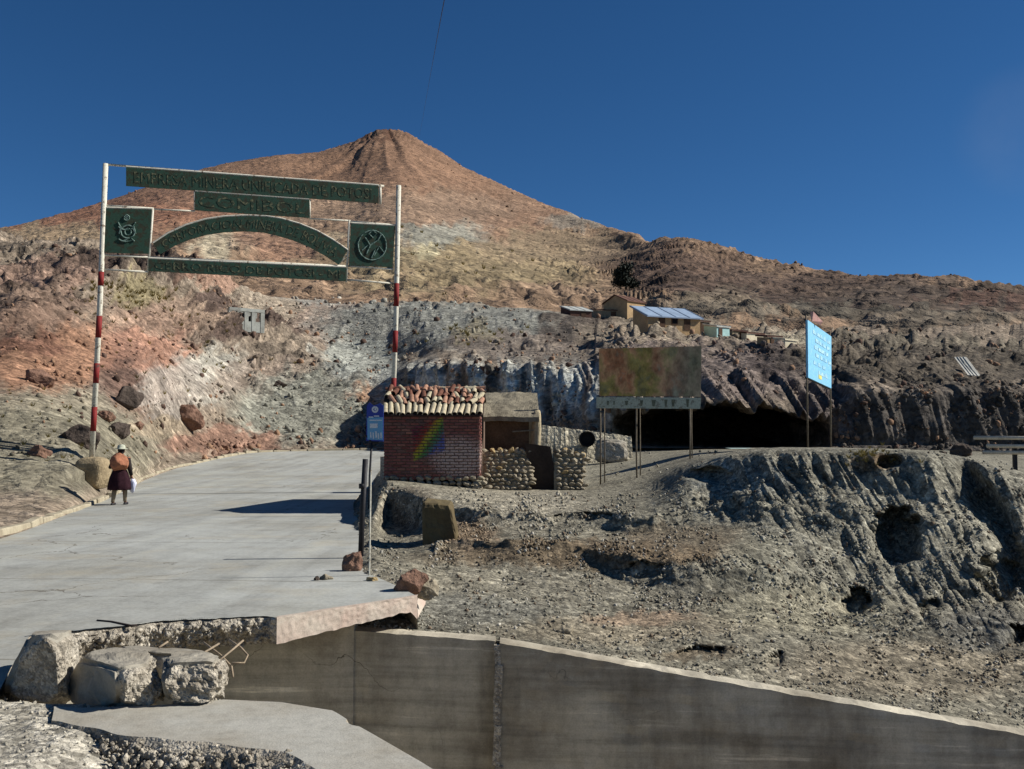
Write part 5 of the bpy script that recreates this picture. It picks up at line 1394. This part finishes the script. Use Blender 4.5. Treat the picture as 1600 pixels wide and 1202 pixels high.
# ------------------------------------------------------------------ light blue sign on the right
A_, B_, C_, D_ = U(1262, 500, 30), U(1299, 526, 33), U(1299, 607, 33), U(1263, 590, 30)
ln = (B_ - A_).cross(D_ - A_).normalized()
if ln.y > 0: ln = -ln
lz = ground_at(A_.x, A_.y)
ls = thing('tall_blue_sign', 'light blue sign board angled to the sun above the mine yard', 'sign', (A_.x, A_.y, lz))
M['sky_board'] = worn_mat('light_blue_board', S(128, 190, 224), S(150, 200, 220), .4, 4)
brd = MB().plate([A_, B_, C_, D_], ln, .06).build('board', M['sky_board'], ls)
mm = MB()
Lp = lambda u_, v_: (A_ * (1 - u_) + B_ * u_) * (1 - v_) + (D_ * (1 - u_) + C_ * u_) * v_ + ln * .006
for v_, cells in ((.14, (.2, .36, .5, .62, .8)), (.27, (.3, .45, .6, .78)), (.40, (.25, .42, .55, .72)), (.53, (.3, .5, .66, .85)), (.68, (.22, .4, .6)), (.82, (.42, .55, .7))):
    for c_ in cells:
        mm.raw([Lp(c_, v_ - .035), Lp(c_ + .13, v_ - .025), Lp(c_ + .13, v_ + .035), Lp(c_, v_ + .035)], [(0, 1, 2, 3)])
mm.build('lettering', worn_mat('pale_lettering', S(176, 214, 222), S(132, 188, 218), .5, 6), brd)
mm = MB(); [mm.raw([Lp(.42, .86), Lp(.56, .86), Lp(.56, .93), Lp(.42, .93)], [(0, 1, 2, 3)])]; mm.build('yellow_mark', plain_mat('yellow_mark_paint', S(215, 210, 120), .7, .2), brd)
M['dark_red'] = plain_mat('dark_red_iron', S(62, 34, 34), .8, .3, 8)
for p_, q_ in ((A_, D_), (B_, C_)):
    MB().tube([(p_.x - .03, p_.y + .06, p_.z + .15), (q_.x - .03, q_.y + .06, ground_at(q_.x, q_.y) - .3)], .026, 8).build('post', M['weathered_wood'], ls, True)
MB().tube([A_ - ln * .08, B_ - ln * .08], .03, 6).build('rail', M['dark_metal'], ls)
MB().tube([D_ - ln * .08, C_ - ln * .08], .03, 6).build('rail', M['dark_metal'], ls)
fl = MB().raw([U(1267, 488, 30.6), U(1271, 487, 30.6), U(1286, 503, 31.3), U(1283, 508, 31.3), U(1270, 501, 30.6)], [(0, 1, 2, 3, 4)])
fo = MB().plate([U(1267, 487, 30.6), U(1271, 487, 30.6), U(1286, 503, 30.9), U(1282, 508, 30.9), U(1269, 502, 30.6)], ln, .02).build('pennant', plain_mat('pink_cloth', S(205, 160, 150), .9, .2, 6), ls)

# ------------------------------------------------------------------ rail fence at the right edge
fy = 25.2
fence = thing('rail_fence', 'three pale horizontal rails on dark posts at the right edge', 'fence', (U(1560, 705, fy).x, fy, 1.2))
M['pale_wood'] = plain_mat('pale_rail_wood', S(206, 194, 172), .85, .25, 7, .15)
for y, x0 in ((684, 1522), (697, 1542), (707, 1536)):
    MB().tube([U(x0, y, fy - .05), U(1650, y + 1, fy - .05), U(1900, y + 3, fy - .05)], .05, 8).build('rail', M['pale_wood'], fence, True)
for x in (1585, 1700, 1860):
    p_ = U(x, 680, fy + .05); MB().box((p_.x, fy + .06, 1.2), (.08, .1, 1.6)).build('post', M['dark_metal'], fence)
for (x, y, w, h, sd_, lab) in ((1505, 699, 34, 22, 51, 'dark rock heap at the left end of the rail fence'), (1475, 706, 16, 10, 52, 'small rock left of the dark heap by the rail fence')):
    p_ = U(x, y + h * .5, fy + .3); boulder(0, 0, w, h, 'stone_dark', sd_, lab, at=p_)

# ------------------------------------------------------------------ huts on the terrace
M['tan_wall'] = plain_mat('tan_adobe_wall', S(178, 150, 112), .95, .2, 1.5, .1, .4, .03)
M['blue_roof'] = plain_mat('blue_sheet_roof', S(138, 156, 176), .6, .2, .8, .3)
M['brown_roof'] = plain_mat('brown_roof', S(98, 70, 58), .9, .3, 1.5)
M['grey_sheet'] = plain_mat('grey_sheet_roof', S(178, 180, 172), .7, .2, 1.0)
M['cyan_wall'] = plain_mat('pale_cyan_wall', S(170, 205, 200), .9, .15, 1.5)
M['opening'] = plain_mat('dark_opening', S(24, 22, 22), .9, .1)
M['white_wall'] = plain_mat('whitewash', S(218, 206, 176), .92, .15, 1.5)
M['plank'] = plain_mat('plank_door', S(88, 66, 50), .9, .3, 3)
def house(name, label, px, py, Y, w, dpt, h, rise, rot, wm, rm, gable=True, doors=(), windows=(), over=.2, cat='house', base_drop=1.5):
    """a house whose front faces -y before turning by rot about z; px, py is the foot of the middle of its front"""
    h_ = hit(px, py, (BH, BM_)); p = U(px, py, (h_.y if h_ else Y)); R = Matrix.Rotation(rot, 3, 'Z'); k_ = p.y / Y; w *= k_; dpt *= k_; h *= k_; rise *= k_
    doors = [tuple(v * k_ for v in t_) for t_ in doors]; windows = [tuple(v * k_ for v in t_) for t_ in windows]
    T = lambda x, y, z: p + R @ Vector((x, y, z))
    ht = thing(name, label, cat, (p.x, p.y, p.z - .0))
    hw = w / 2
    m_ = MB(); zt = h
    if gable:      # ridge along x
        m_.raw([T(-hw, 0, -base_drop), T(hw, 0, -base_drop), T(hw, dpt, -base_drop), T(-hw, dpt, -base_drop), T(-hw, 0, zt), T(hw, 0, zt), T(hw, dpt, zt), T(-hw, dpt, zt), T(-hw, dpt / 2, zt + rise), T(hw, dpt / 2, zt + rise)],
               [(0, 1, 5, 4), (2, 3, 7, 6), (1, 2, 6, 9, 5), (3, 0, 4, 8, 7), (4, 5, 9, 8), (6, 7, 8, 9), (3, 2, 1, 0)])
    else:
        m_.raw([T(-hw, 0, -base_drop), T(hw, 0, -base_drop), T(hw, dpt, -base_drop), T(-hw, dpt, -base_drop), T(-hw, 0, zt), T(hw, 0, zt), T(hw, dpt, zt + rise), T(-hw, dpt, zt + rise)],
               [(0, 1, 5, 4), (1, 2, 6, 5), (2, 3, 7, 6), (3, 0, 4, 7), (4, 5, 6, 7), (3, 2, 1, 0)])
    wall = m_.build('wall', wm, ht)
    def sheet_(y0, z0, y1, z1, nm='roof'):
        mm = MB(); e = over
        mm.hexa([T(-hw - e, y0, z0 + .03), T(hw + e, y0, z0 + .03), T(hw + e, y1, z1 + .03), T(-hw - e, y1, z1 + .03)], [T(-hw - e, y0, z0 + .12), T(hw + e, y0, z0 + .12), T(hw + e, y1, z1 + .12), T(-hw - e, y1, z1 + .12)])
        o = mm.build(nm, rm, ht)
        n_ = max(3, int(w / 1.1)); rb_ = MB()
        for i in range(n_ + 1):
            x = -hw - e * .8 + (w + e * 1.6) * i / n_
            rb_.tube([T(x, y0, z0 + .13), T(x, y1, z1 + .13)], .035, 4)
        rb_.build('rib', rm, o)
    sl_ = rise / (dpt / 2 if gable else dpt)
    if gable:
        sheet_(-over, zt - over * sl_, dpt / 2, zt + rise); sheet_(dpt + over, zt - over * sl_, dpt / 2 + .01, zt + rise)
    else: sheet_(-over, zt - over * sl_, dpt + over, zt + rise + over * sl_)
    for x, z0, ww, hh in windows:
        f = MB().hexa([T(x - ww / 2 - .07, -.05, z0 - .07), T(x + ww / 2 + .07, -.05, z0 - .07), T(x + ww / 2 + .07, .05, z0 - .07), T(x - ww / 2 - .07, .05, z0 - .07)], [T(x - ww / 2 - .07, -.05, z0 + hh + .07), T(x + ww / 2 + .07, -.05, z0 + hh + .07), T(x + ww / 2 + .07, .05, z0 + hh + .07), T(x - ww / 2 - .07, .05, z0 + hh + .07)]).build('window', M['plank'], ht)
        MB().hexa([T(x - ww / 2, -.06, z0), T(x + ww / 2, -.06, z0), T(x + ww / 2, .0, z0), T(x - ww / 2, .0, z0)], [T(x - ww / 2, -.06, z0 + hh), T(x + ww / 2, -.06, z0 + hh), T(x + ww / 2, .0, z0 + hh), T(x - ww / 2, .0, z0 + hh)]).build('pane', M['opening'], f)
    for x, ww, hh in doors:
        MB().hexa([T(x - ww / 2, -.04, -.2), T(x + ww / 2, -.04, -.2), T(x + ww / 2, .05, -.2), T(x - ww / 2, .05, -.2)], [T(x - ww / 2, -.04, hh), T(x + ww / 2, -.04, hh), T(x + ww / 2, .05, hh), T(x - ww / 2, .05, hh)]).build('door', M['plank'], ht)
    return ht
R_ = math.radians
house('adobe_house', 'tan adobe house with brown roof standing highest on the terrace', 994, 496, 112, 3.0, 3.6, 1.7, .8, R_(42), M['tan_wall'], M['brown_roof'], True, (), (), .15)
house('long_house', 'long low adobe house with blue metal roof on the terrace', 1054, 511, 110, 6.6, 3.4, 1.0, 1.35, R_(22), M['tan_wall'], M['blue_roof'], False, ((1.6, .8, 1.0), (-1.6, .8, .95)), ((0, .35, .6, .5),), .2)
house('shed', 'small pale cyan shed at the right end of the blue roofed house', 1130, 527, 104, 1.9, 1.8, 1.0, .3, R_(35), M['cyan_wall'], M['grey_sheet'], False, ((-.4, .5, .9),), (), .08, 'shed')
house('shed', 'low whitewashed shed right of the pale cyan shed', 1180, 530, 104, 2.6, 1.6, .5, .25, R_(35), M['white_wall'], M['brown_roof'], False, (), (), .08, 'shed')
house('shed', 'lowest whitewashed hut at the right end of the terrace', 1236, 540, 102, 1.8, 1.4, .45, .2, R_(35), M['white_wall'], M['white_wall'], False, (), (), .06, 'shed')
house('shed', 'grey roofed shed at the left end of the terrace', 908, 496, 112, 2.6, 2.8, .7, .75, R_(20), M['brown_roof'], M['grey_sheet'], False, ((.3, .6, .6),), (), .12, 'shed')
house('shed', 'dark low shed between the blue roofed house and cyan shed', 1098, 518, 107, 1.8, 2.0, 1.0, .3, R_(25), M['plank'], M['brown_roof'], False, ((0, .6, .9),), (), .1, 'shed')
house('adobe_house', 'low flat adobe house just left of the tan house', 952, 498, 112, 3.0, 2.2, .9, .3, R_(15), M['adobe'], M['brown_roof'], False, ((.5, .6, .8),), (), .1)
house('adobe_house', 'low adobe house in front of the blue roofed house', 1076, 522, 104, 2.6, 1.6, .6, .2, R_(28), M['tan_wall'], M['brown_roof'], False, ((.4, .5, .55),), (), .08)
house('adobe_house', 'low earth coloured house between the cyan and whitewashed sheds', 1156, 529, 104, 2.0, 1.6, .7, .25, R_(30), M['adobe'], M['brown_roof'], False, ((.2, .45, .6),), (), .08)
house('adobe_house', 'last earth coloured house before the lowest whitewashed hut', 1210, 536, 102, 1.9, 1.5, .5, .2, R_(30), M['tan_wall'], M['brown_roof'], False, ((-.3, .4, .45),), (), .08)
# ruined terraced walls under the houses
for (x0, y0, x1, y1, hgt, Y, mt, lab) in ((936, 532, 988, 534, .8, 92, 'stone_red', 'reddish ruined wall below the tan adobe house'), (1048, 530, 1090, 534, .7, 92, 'stone_dark', 'dark ruined wall below the blue roofed house')):
    a, b = U(x0, y0, Y), U(x1, y1, Y); nseg = 14; V = []
    for j in (0, 1):
        for k_ in (0, 1):
            for i in range(nseg + 1):
                f_ = i / nseg; V.append((a.x + (b.x - a.x) * f_, Y + .4 * j, (a.z + (b.z - a.z) * f_ + hgt * random.uniform(.6, 1.1)) if k_ else a.z - 2))
    n1_ = nseg + 1; q = lambda j, k_, i: (j * 2 + k_) * n1_ + i; Fc = []
    for i in range(nseg): Fc += [(q(0, 0, i), q(0, 0, i + 1), q(0, 1, i + 1), q(0, 1, i)), (q(1, 0, i), q(1, 1, i), q(1, 1, i + 1), q(1, 0, i + 1)), (q(0, 1, i), q(0, 1, i + 1), q(1, 1, i + 1), q(1, 1, i))]
    Fc += [(q(0, 0, 0), q(0, 1, 0), q(1, 1, 0), q(1, 0, 0)), (q(0, 0, nseg), q(1, 0, nseg), q(1, 1, nseg), q(0, 1, nseg))]
    o = add('ruined_wall', mesh_from('ruined_wall', V, Fc), M[mt]); tag(o, lab, 'wall')
# grey roofless ruin on the slope behind the gate
p = hit(385, 507, (BH,)) or U(385, 507, 100)
sc = p.y / F
rr = thing('concrete_ruin', 'small grey roofless ruin with open bays on the slope behind the gate', 'ruin', tuple(p))
rr.rotation_euler = (0, 0, math.radians(38))
gm = concrete_mat('grey_ruin_concrete', S(168, 170, 160), S(120, 118, 110), 1.0)
rx = lambda px_: p.x + (px_ - 385) * sc
MB().box((p.x, p.y + 1.4, p.z + .2), (56 * sc, .25, 2.0)).build('back_wall', gm, rr)
for px_ in (358, 372, 384, 396, 411):
    MB().box((rx(px_), p.y, p.z + .3), (.34, .3, 1.9)).build('pillar', gm, rr)
MB().box((p.x, p.y, p.z + 1.2), (58 * sc, .34, .28)).build('lintel', gm, rr)
MB().box((p.x, p.y - .02, p.z - .2), (57 * sc, .2, .9)).build('parapet', gm, rr)
# pale sheet leaning on the right-hand slope
p = hit(1512, 586, (BH,)) or U(1512, 586, 60)
q0 = Vector((p.x, p.y - .25, p.z))
a, b, c, e = U(1491, 558, q0.y + 2.2), U(1510, 558, q0.y + 2.0), U(1533, 588, q0.y - .15), U(1512, 586, q0.y - .05)
nn_ = (b - a).cross(e - a).normalized()
if nn_.z < 0: nn_ = -nn_
ps = thing('metal_sheet', 'pale metal sheet lying on the brown slope at far right', 'sheet', tuple(p))
MB().plate([a, b, c, e], nn_, .04).build('panel', plain_mat('bleached_sheet', S(190, 186, 172), .6, .15, 2), ps)
for f_ in (.25, .5, .75): MB().tube([a * (1 - f_) + b * f_ + nn_ * .01, e * (1 - f_) + c * f_ + nn_ * .01], .02, 5).build('rib', M['grey_sheet'], ps)
# dark shrub on the mountain slope
def leafy(name, label, cat, p, rx_, rz_, nleaf, leaf, col, seed, trunk=True):
    r = np.random.default_rng(seed); rt = thing(name, label, cat, tuple(p))
    if trunk:
        tm = MB(); tm.tube([p - Vector((0, 0, .4)), p + Vector((.05, 0, rz_ * .5)), p + Vector((0, 0, rz_ * 1.1))], [rx_ * .10, rx_ * .07, rx_ * .02], 6)
        for k_ in range(6):
            a_ = k_ * 1.05; tm.tube([p + Vector((0, 0, rz_ * (.2 + .08 * k_))), p + Vector((math.cos(a_) * rx_ * .6, math.sin(a_) * rx_ * .6, rz_ * (.7 + .08 * k_)))], [rx_ * .05, rx_ * .015], 5)
        tm.build('trunk', M['plank'], rt)
    nclump = 26; cc = r.normal(size=(nclump, 3)); cc /= np.linalg.norm(cc, axis=1, keepdims=True); cc *= r.uniform(.3, .85, (nclump, 1)) * np.array((rx_, rx_, rz_))
    V, Fc = [], []
    for i in range(nleaf):
        c_ = cc[r.integers(nclump)] + r.normal(size=3) * np.array((rx_, rx_, rz_)) * .17 + np.array((p.x, p.y, p.z + rz_ * .95))
        d1 = r.normal(size=3); d1 /= np.linalg.norm(d1); d2 = np.cross(d1, r.normal(size=3)); d2 /= np.linalg.norm(d2); l_ = leaf * r.uniform(.6, 1.3)
        b_ = len(V); V += [c_ - d1 * l_, c_ + d2 * l_ * .45, c_ + d1 * l_, c_ - d2 * l_ * .45]; Fc.append((b_, b_ + 1, b_ + 2, b_ + 3))
    add('crown', mesh_from('crown', V, Fc), plain_mat(name + '_leaves', col, .8, .35, 3), rt)
    return rt
p = hit(978, 452, (BM_, BH)) or U(978, 452, 130)
sc = p.y / F
leafy('dark_shrub', 'dark rounded shrub on the slope above the tan adobe house', 'shrub', p, 21 * sc, 20 * sc, 4200, .2 * p.y / 130, S(36, 42, 32), 5)

# yellow tussocks on the slope
tv, tf, tc = [], [], []
r = np.random.default_rng(12)
spots = [(205, 462, 34, 9, 60), (255, 500, 60, 14, 40), (160, 450, 25, 8, 30), (40, 640, 60, 20, 20), (120, 700, 80, 25, 25), (1365, 712, 26, 8, 40), (300, 560, 80, 30, 30), (740, 520, 30, 10, 30), (700, 430, 80, 25, 30)]
for (x, y, sx2, sy2, n) in spots:
    for _ in range(n):
        p = hit(x + r.normal() * sx2, y + r.normal() * sy2)
        if p is None: continue
        s_ = p.y / F * r.uniform(4, 9)
        for b_ in range(14):
            a_ = r.uniform(0, 6.28); l_ = s_ * r.uniform(.6, 1.1); w_ = s_ * .08
            base = np.array(p) + np.array((math.cos(a_), math.sin(a_), 0)) * s_ * .15
            tip = base + np.array((math.cos(a_) * .5, math.sin(a_) * .5, .9)) * l_
            i0 = len(tv); tv += [base + np.array((w_, 0, 0)), base - np.array((w_, 0, 0)), tip]; tf.append((i0, i0 + 1, i0 + 2)); tc += [np.array(S(150, 134, 78)) * r.uniform(.7, 1.2)] * 3
o = add('grass_tussocks', mesh_from('grass_tussocks', np.array(tv), np.array(tf), np.array(tc)), M['rock']); tag(o, 'dry yellow grass tussocks dotted over the slopes', 'grass', kind='stuff')

# small green plant at the bottom left
p = on_z(133, 1192, -.18)
rt = thing('small_plant', 'small green plant in the gravel at the bottom left', 'plant', tuple(p))
r = np.random.default_rng(4)
gm = plain_mat('green_leaf', S(86, 122, 84), .7, .3, 20)
for k_ in range(26):
    a_ = r.uniform(0, 6.28); el = r.uniform(.2, 1.2); l_ = r.uniform(.03, .065)
    base = Vector(p) + Vector((r.normal() * .03, r.normal() * .03, r.uniform(0, .04))); dv = Vector((math.cos(a_) * math.cos(el), math.sin(a_) * math.cos(el), math.sin(el))); sv = dv.cross(Vector((0, 0, 1))).normalized() * l_ * .28
    MB().raw([base, base + dv * l_ * .5 + sv, base + dv * l_, base + dv * l_ * .5 - sv + Vector((0, 0, .004))], [(0, 1, 2, 3)]).build('leaf', gm, rt)

# aerial cable
o = MB().tube([U(655, 216, 1440), U(672, 120, 420), U(690, 22, 150), U(700, -30, 100), U(760, -330, 40)], .055, 6).build('aerial_cable', M['dark_metal'], None, True)
tag(o, 'thin dark cable running up across the sky above the peak', 'cable')

# ------------------------------------------------------------------ the walking woman
PY_ = 26.3
pp = on_z(186, 790, .0)
px0 = Vector((pp.x, pp.y, 0.0))
woman = thing('person', 'woman in dark skirt carrying an orange bundle on her back along the kerb', 'person', tuple(px0))
def skinned(name, verts, edges, radii, mat, parent, root=0, sub=2):
    me = bpy.data.meshes.new(name); me.from_pydata([tuple(Vector(v) + px0) for v in verts], edges, [])
    o = add(name, me, mat, parent)
    bpy.context.view_layer.objects.active = o
    sk = o.modifiers.new('skin', 'SKIN')
    if not me.skin_vertices: me.attributes
    for i, v in enumerate(me.skin_vertices[0].data if me.skin_vertices else []):
        v.radius = radii[i] if isinstance(radii[i], tuple) else (radii[i], radii[i]); v.use_root = (i == root)
    ss = o.modifiers.new('sub', 'SUBSURF'); ss.levels = sub; ss.render_levels = sub
    return o
bv = []; be = []; brd_ = []
def jv(p_, r_, prev=None):
    bv.append(p_); brd_.append(r_)
    if prev is not None: be.append((prev, len(bv) - 1))
    return len(bv) - 1
pel = jv((0, 0, .80), (.14, .11)); sp1 = jv((0, .03, .98), (.12, .10), pel); ch = jv((0, .07, 1.16), (.14, .10), sp1); nk = jv((-.01, .11, 1.29), .05, ch); hd0 = jv((-.015, .13, 1.37), (.072, .085), nk); hd1 = jv((-.015, .13, 1.46), (.065, .08), hd0)
for sgn, kn, an, toe in ((-1, (-.11, -.01, .44), (-.12, -.12, .08), (-.13, .02, .025)), (1, (.10, .10, .46), (.11, .10, .09), (.12, .24, .03))):
    hp = jv((sgn * .09, 0, .74), .095, pel); k_ = jv(kn, .058, hp); cf = jv(tuple(Vector(kn).lerp(Vector(an), .35)), .055, k_); a_ = jv(an, .036, cf); jv(toe, .035, a_)
hands = []
for sgn, el, wr in ((-1, (-.26, .06, .98), (-.18, .22, 1.08)), (1, (.25, .02, .95), (.27, .10, .74))):
    sh_ = jv((sgn * .17, .07, 1.20), .062, ch); e_ = jv(el, .045, sh_); w_ = jv(wr, .028, e_)
    dv = (Vector(wr) - Vector(el)).normalized(); pm_ = Vector(wr) + dv * .06; pmi = jv(tuple(pm_), (.036, .018), w_)
    sd_ = dv.cross(Vector((0, 1, .2))).normalized()
    for f_, (o_, l_) in enumerate(((-.028, .055), (-.009, .068), (.010, .063), (.028, .048))):
        r0 = pm_ + sd_ * o_ + dv * .03; m1 = r0 + dv * l_ * .5 + Vector((0, .012, 0)); m2 = m1 + dv * l_ * .3 + Vector((0, .03, 0))
        i0 = jv(tuple(r0), .009, pmi); i1 = jv(tuple(m1), .009, i0); jv(tuple(m2), .008, i1)
    t0 = jv(tuple(Vector(wr) + dv * .03 - sd_ * .035), .010, w_); jv(tuple(Vector(wr) + dv * .07 - sd_ * .055), .009, t0)
M['skin'] = plain_mat('brown_skin', S(120, 84, 64), .6, .1, 20, .3, .1, .002)
M['skirt'] = plain_mat('dark_maroon_wool', S(48, 28, 34), .95, .3, 12, .1, .5, .01)
M['jumper'] = plain_mat('dark_knit', S(46, 42, 40), .95, .3, 16, .1, .5, .006)
M['bundle'] = plain_mat('orange_woven_cloth', S(160, 108, 82), .95, .3, 10, .1, .6, .015)
M['stocking'] = plain_mat('pale_stocking', S(140, 126, 104), .9, .2, 14)
body = skinned('body', bv, be, brd_, M['skin'], woman, pel)
def lathe(name, prof, mat, parent, cx=0, cy=0, n=28, pleat=0, sq=1.0, cap=True, lean=(0, 0)):
    V, Fc = [], []
    for j, (r_, z) in enumerate(prof):
        for i in range(n):
            a_ = 2 * math.pi * i / n; rr_ = r_ * (1 + pleat * math.sin(a_ * 9 + j * .3) * j / len(prof))
            V.append((px0.x + cx + lean[0] * (z - prof[0][1]) + rr_ * math.cos(a_), px0.y + cy + lean[1] * (z - prof[0][1]) + rr_ * math.sin(a_) * sq, z))
    for j in range(len(prof) - 1):
        for i in range(n): Fc.append((j * n + i, j * n + (i + 1) % n, (j + 1) * n + (i + 1) % n, (j + 1) * n + i))
    if cap: Fc += [tuple(range(n)), tuple(reversed(range((len(prof) - 1) * n, len(prof) * n)))]
    return add(name, mesh_from(name, V, Fc, smooth=True), mat, parent)
lathe('skirt', [(.15, .95), (.19, .88), (.25, .72), (.285, .55), (.295, .42), (.28, .40), (.2, .45)], M['skirt'], woman, 0, .0, 54, .05, .85)
lathe('jumper', [(.16, .93), (.175, 1.0), (.19, 1.12), (.185, 1.2), (.12, 1.27), (.06, 1.3)], M['jumper'], woman, 0, .06, 28, 0, .72)
for sgn, pts in ((-1, [(-.17, .07, 1.2), (-.26, .06, .98), (-.19, .20, 1.06)]), (1, [(.17, .07, 1.2), (.25, .02, .95), (.268, .085, .78)])):
    MB().tube([Vector(q_) + px0 for q_ in pts], [.075, .06, .042], 12).build('sleeve', M['jumper'], woman, True)
for pts in ([(-.11, -.01, .46), (-.115, -.05, .32), (-.12, -.12, .09)], [(.10, .10, .48), (.105, .11, .33), (.11, .10, .1)]):
    MB().tube([Vector(q_) + px0 for q_ in pts], [.063, .060, .043], 12).build('stocking', M['stocking'], woman, True)
for c_, yaw in (((-.125, -.06, .04), 0), ((.115, .16, .045), 0)):
    me = rock_mesh('shoe', 88, 3, 0, (.05, .125, .045), .05); o = add('shoe', me, M['dark_metal'], woman); o.location = Vector(c_) + px0
lathe('hair', [(.02, 1.33), (.075, 1.36), (.088, 1.42), (.085, 1.47), (.05, 1.51)], M['black'], woman, -.015, .11, 20)
for sgn in (-1, 1): MB().tube([px0 + Vector((-.015 + sgn * .05, .05, 1.36)), px0 + Vector((sgn * .06, -.02, 1.22)), px0 + Vector((sgn * .05, -.06, 1.05))], [.024, .02, .01], 8).build('braid', M['black'], woman, True)
lathe('hat', [(.155, 1.455), (.16, 1.465), (.10, 1.472), (.095, 1.53), (.08, 1.56), (.03, 1.575)], plain_mat('pale_felt_hat', S(176, 178, 158), .9, .2, 12), woman, -.02, .125, 28, 0, 1.05)
for sgn in (-1, 1):
    me = rock_mesh('ear', 90, 2, 0, (.012, .02, .032), .03); o = add('ear', me, M['skin'], woman); o.location = px0 + Vector((-.015 + sgn * .075, .13, 1.40))
    me = rock_mesh('eye', 91, 2, 0, (.011, .008, .008), .0); o = add('eye', me, M['black'], woman); o.location = px0 + Vector((-.015 + sgn * .03, .207, 1.415))
me = rock_mesh('nose', 92, 2, 0, (.014, .02, .022), .03); o = add('nose', me, M['skin'], woman); o.location = px0 + Vector((-.015, .212, 1.385))
MB().tube([px0 + Vector((-.04, .205, 1.352)), px0 + Vector((-.015, .212, 1.350)), px0 + Vector((.01, .205, 1.352))], .006, 6).build('mouth', M['red_paint'], woman)
me = rock_mesh('carrying_cloth', 93, 4, 3, (.235, .19, .255), .10)
o = add('carrying_cloth', me, M['bundle']); o.location = px0 + Vector((.03, -.13, 1.10)); o.rotation_euler = (.15, .1, 0)
for p_ in me.polygons: p_.use_smooth = True
tag(o, 'orange brown carrying cloth bundle on the back of the walking woman', 'bundle')
me2 = MB().tube([(-.18, .12, .12), (-.16, .26, .18), (0, .36, .06), (.15, .27, .10), (.16, .1, .02)], .03, 8).mesh('shoulder_strap', True)
o2 = bpy.data.objects.new('shoulder_strap', me2); COL.objects.link(o2); me2.materials.append(M['bundle']); o2.parent = o
me = rock_mesh('carrier_bag', 94, 4, 4, (.10, .07, .20), .16)
o = add('carrier_bag', me, plain_mat('white_blue_plastic', S(206, 208, 226), .5, .2, 9, .4)); o.location = px0 + Vector((.30, .12, .50)); tag(o, 'white plastic bag hanging from the hand of the walking woman', 'bag')
for p_ in me.polygons: p_.use_smooth = True
me2 = MB().tube([(-.03, 0, .17), (-.02, .01, .25), (.0, .01, .16)], .008, 6).mesh('handle'); o2 = bpy.data.objects.new('handle', me2); COL.objects.link(o2); me2.materials.append(M['white']); o2.parent = o
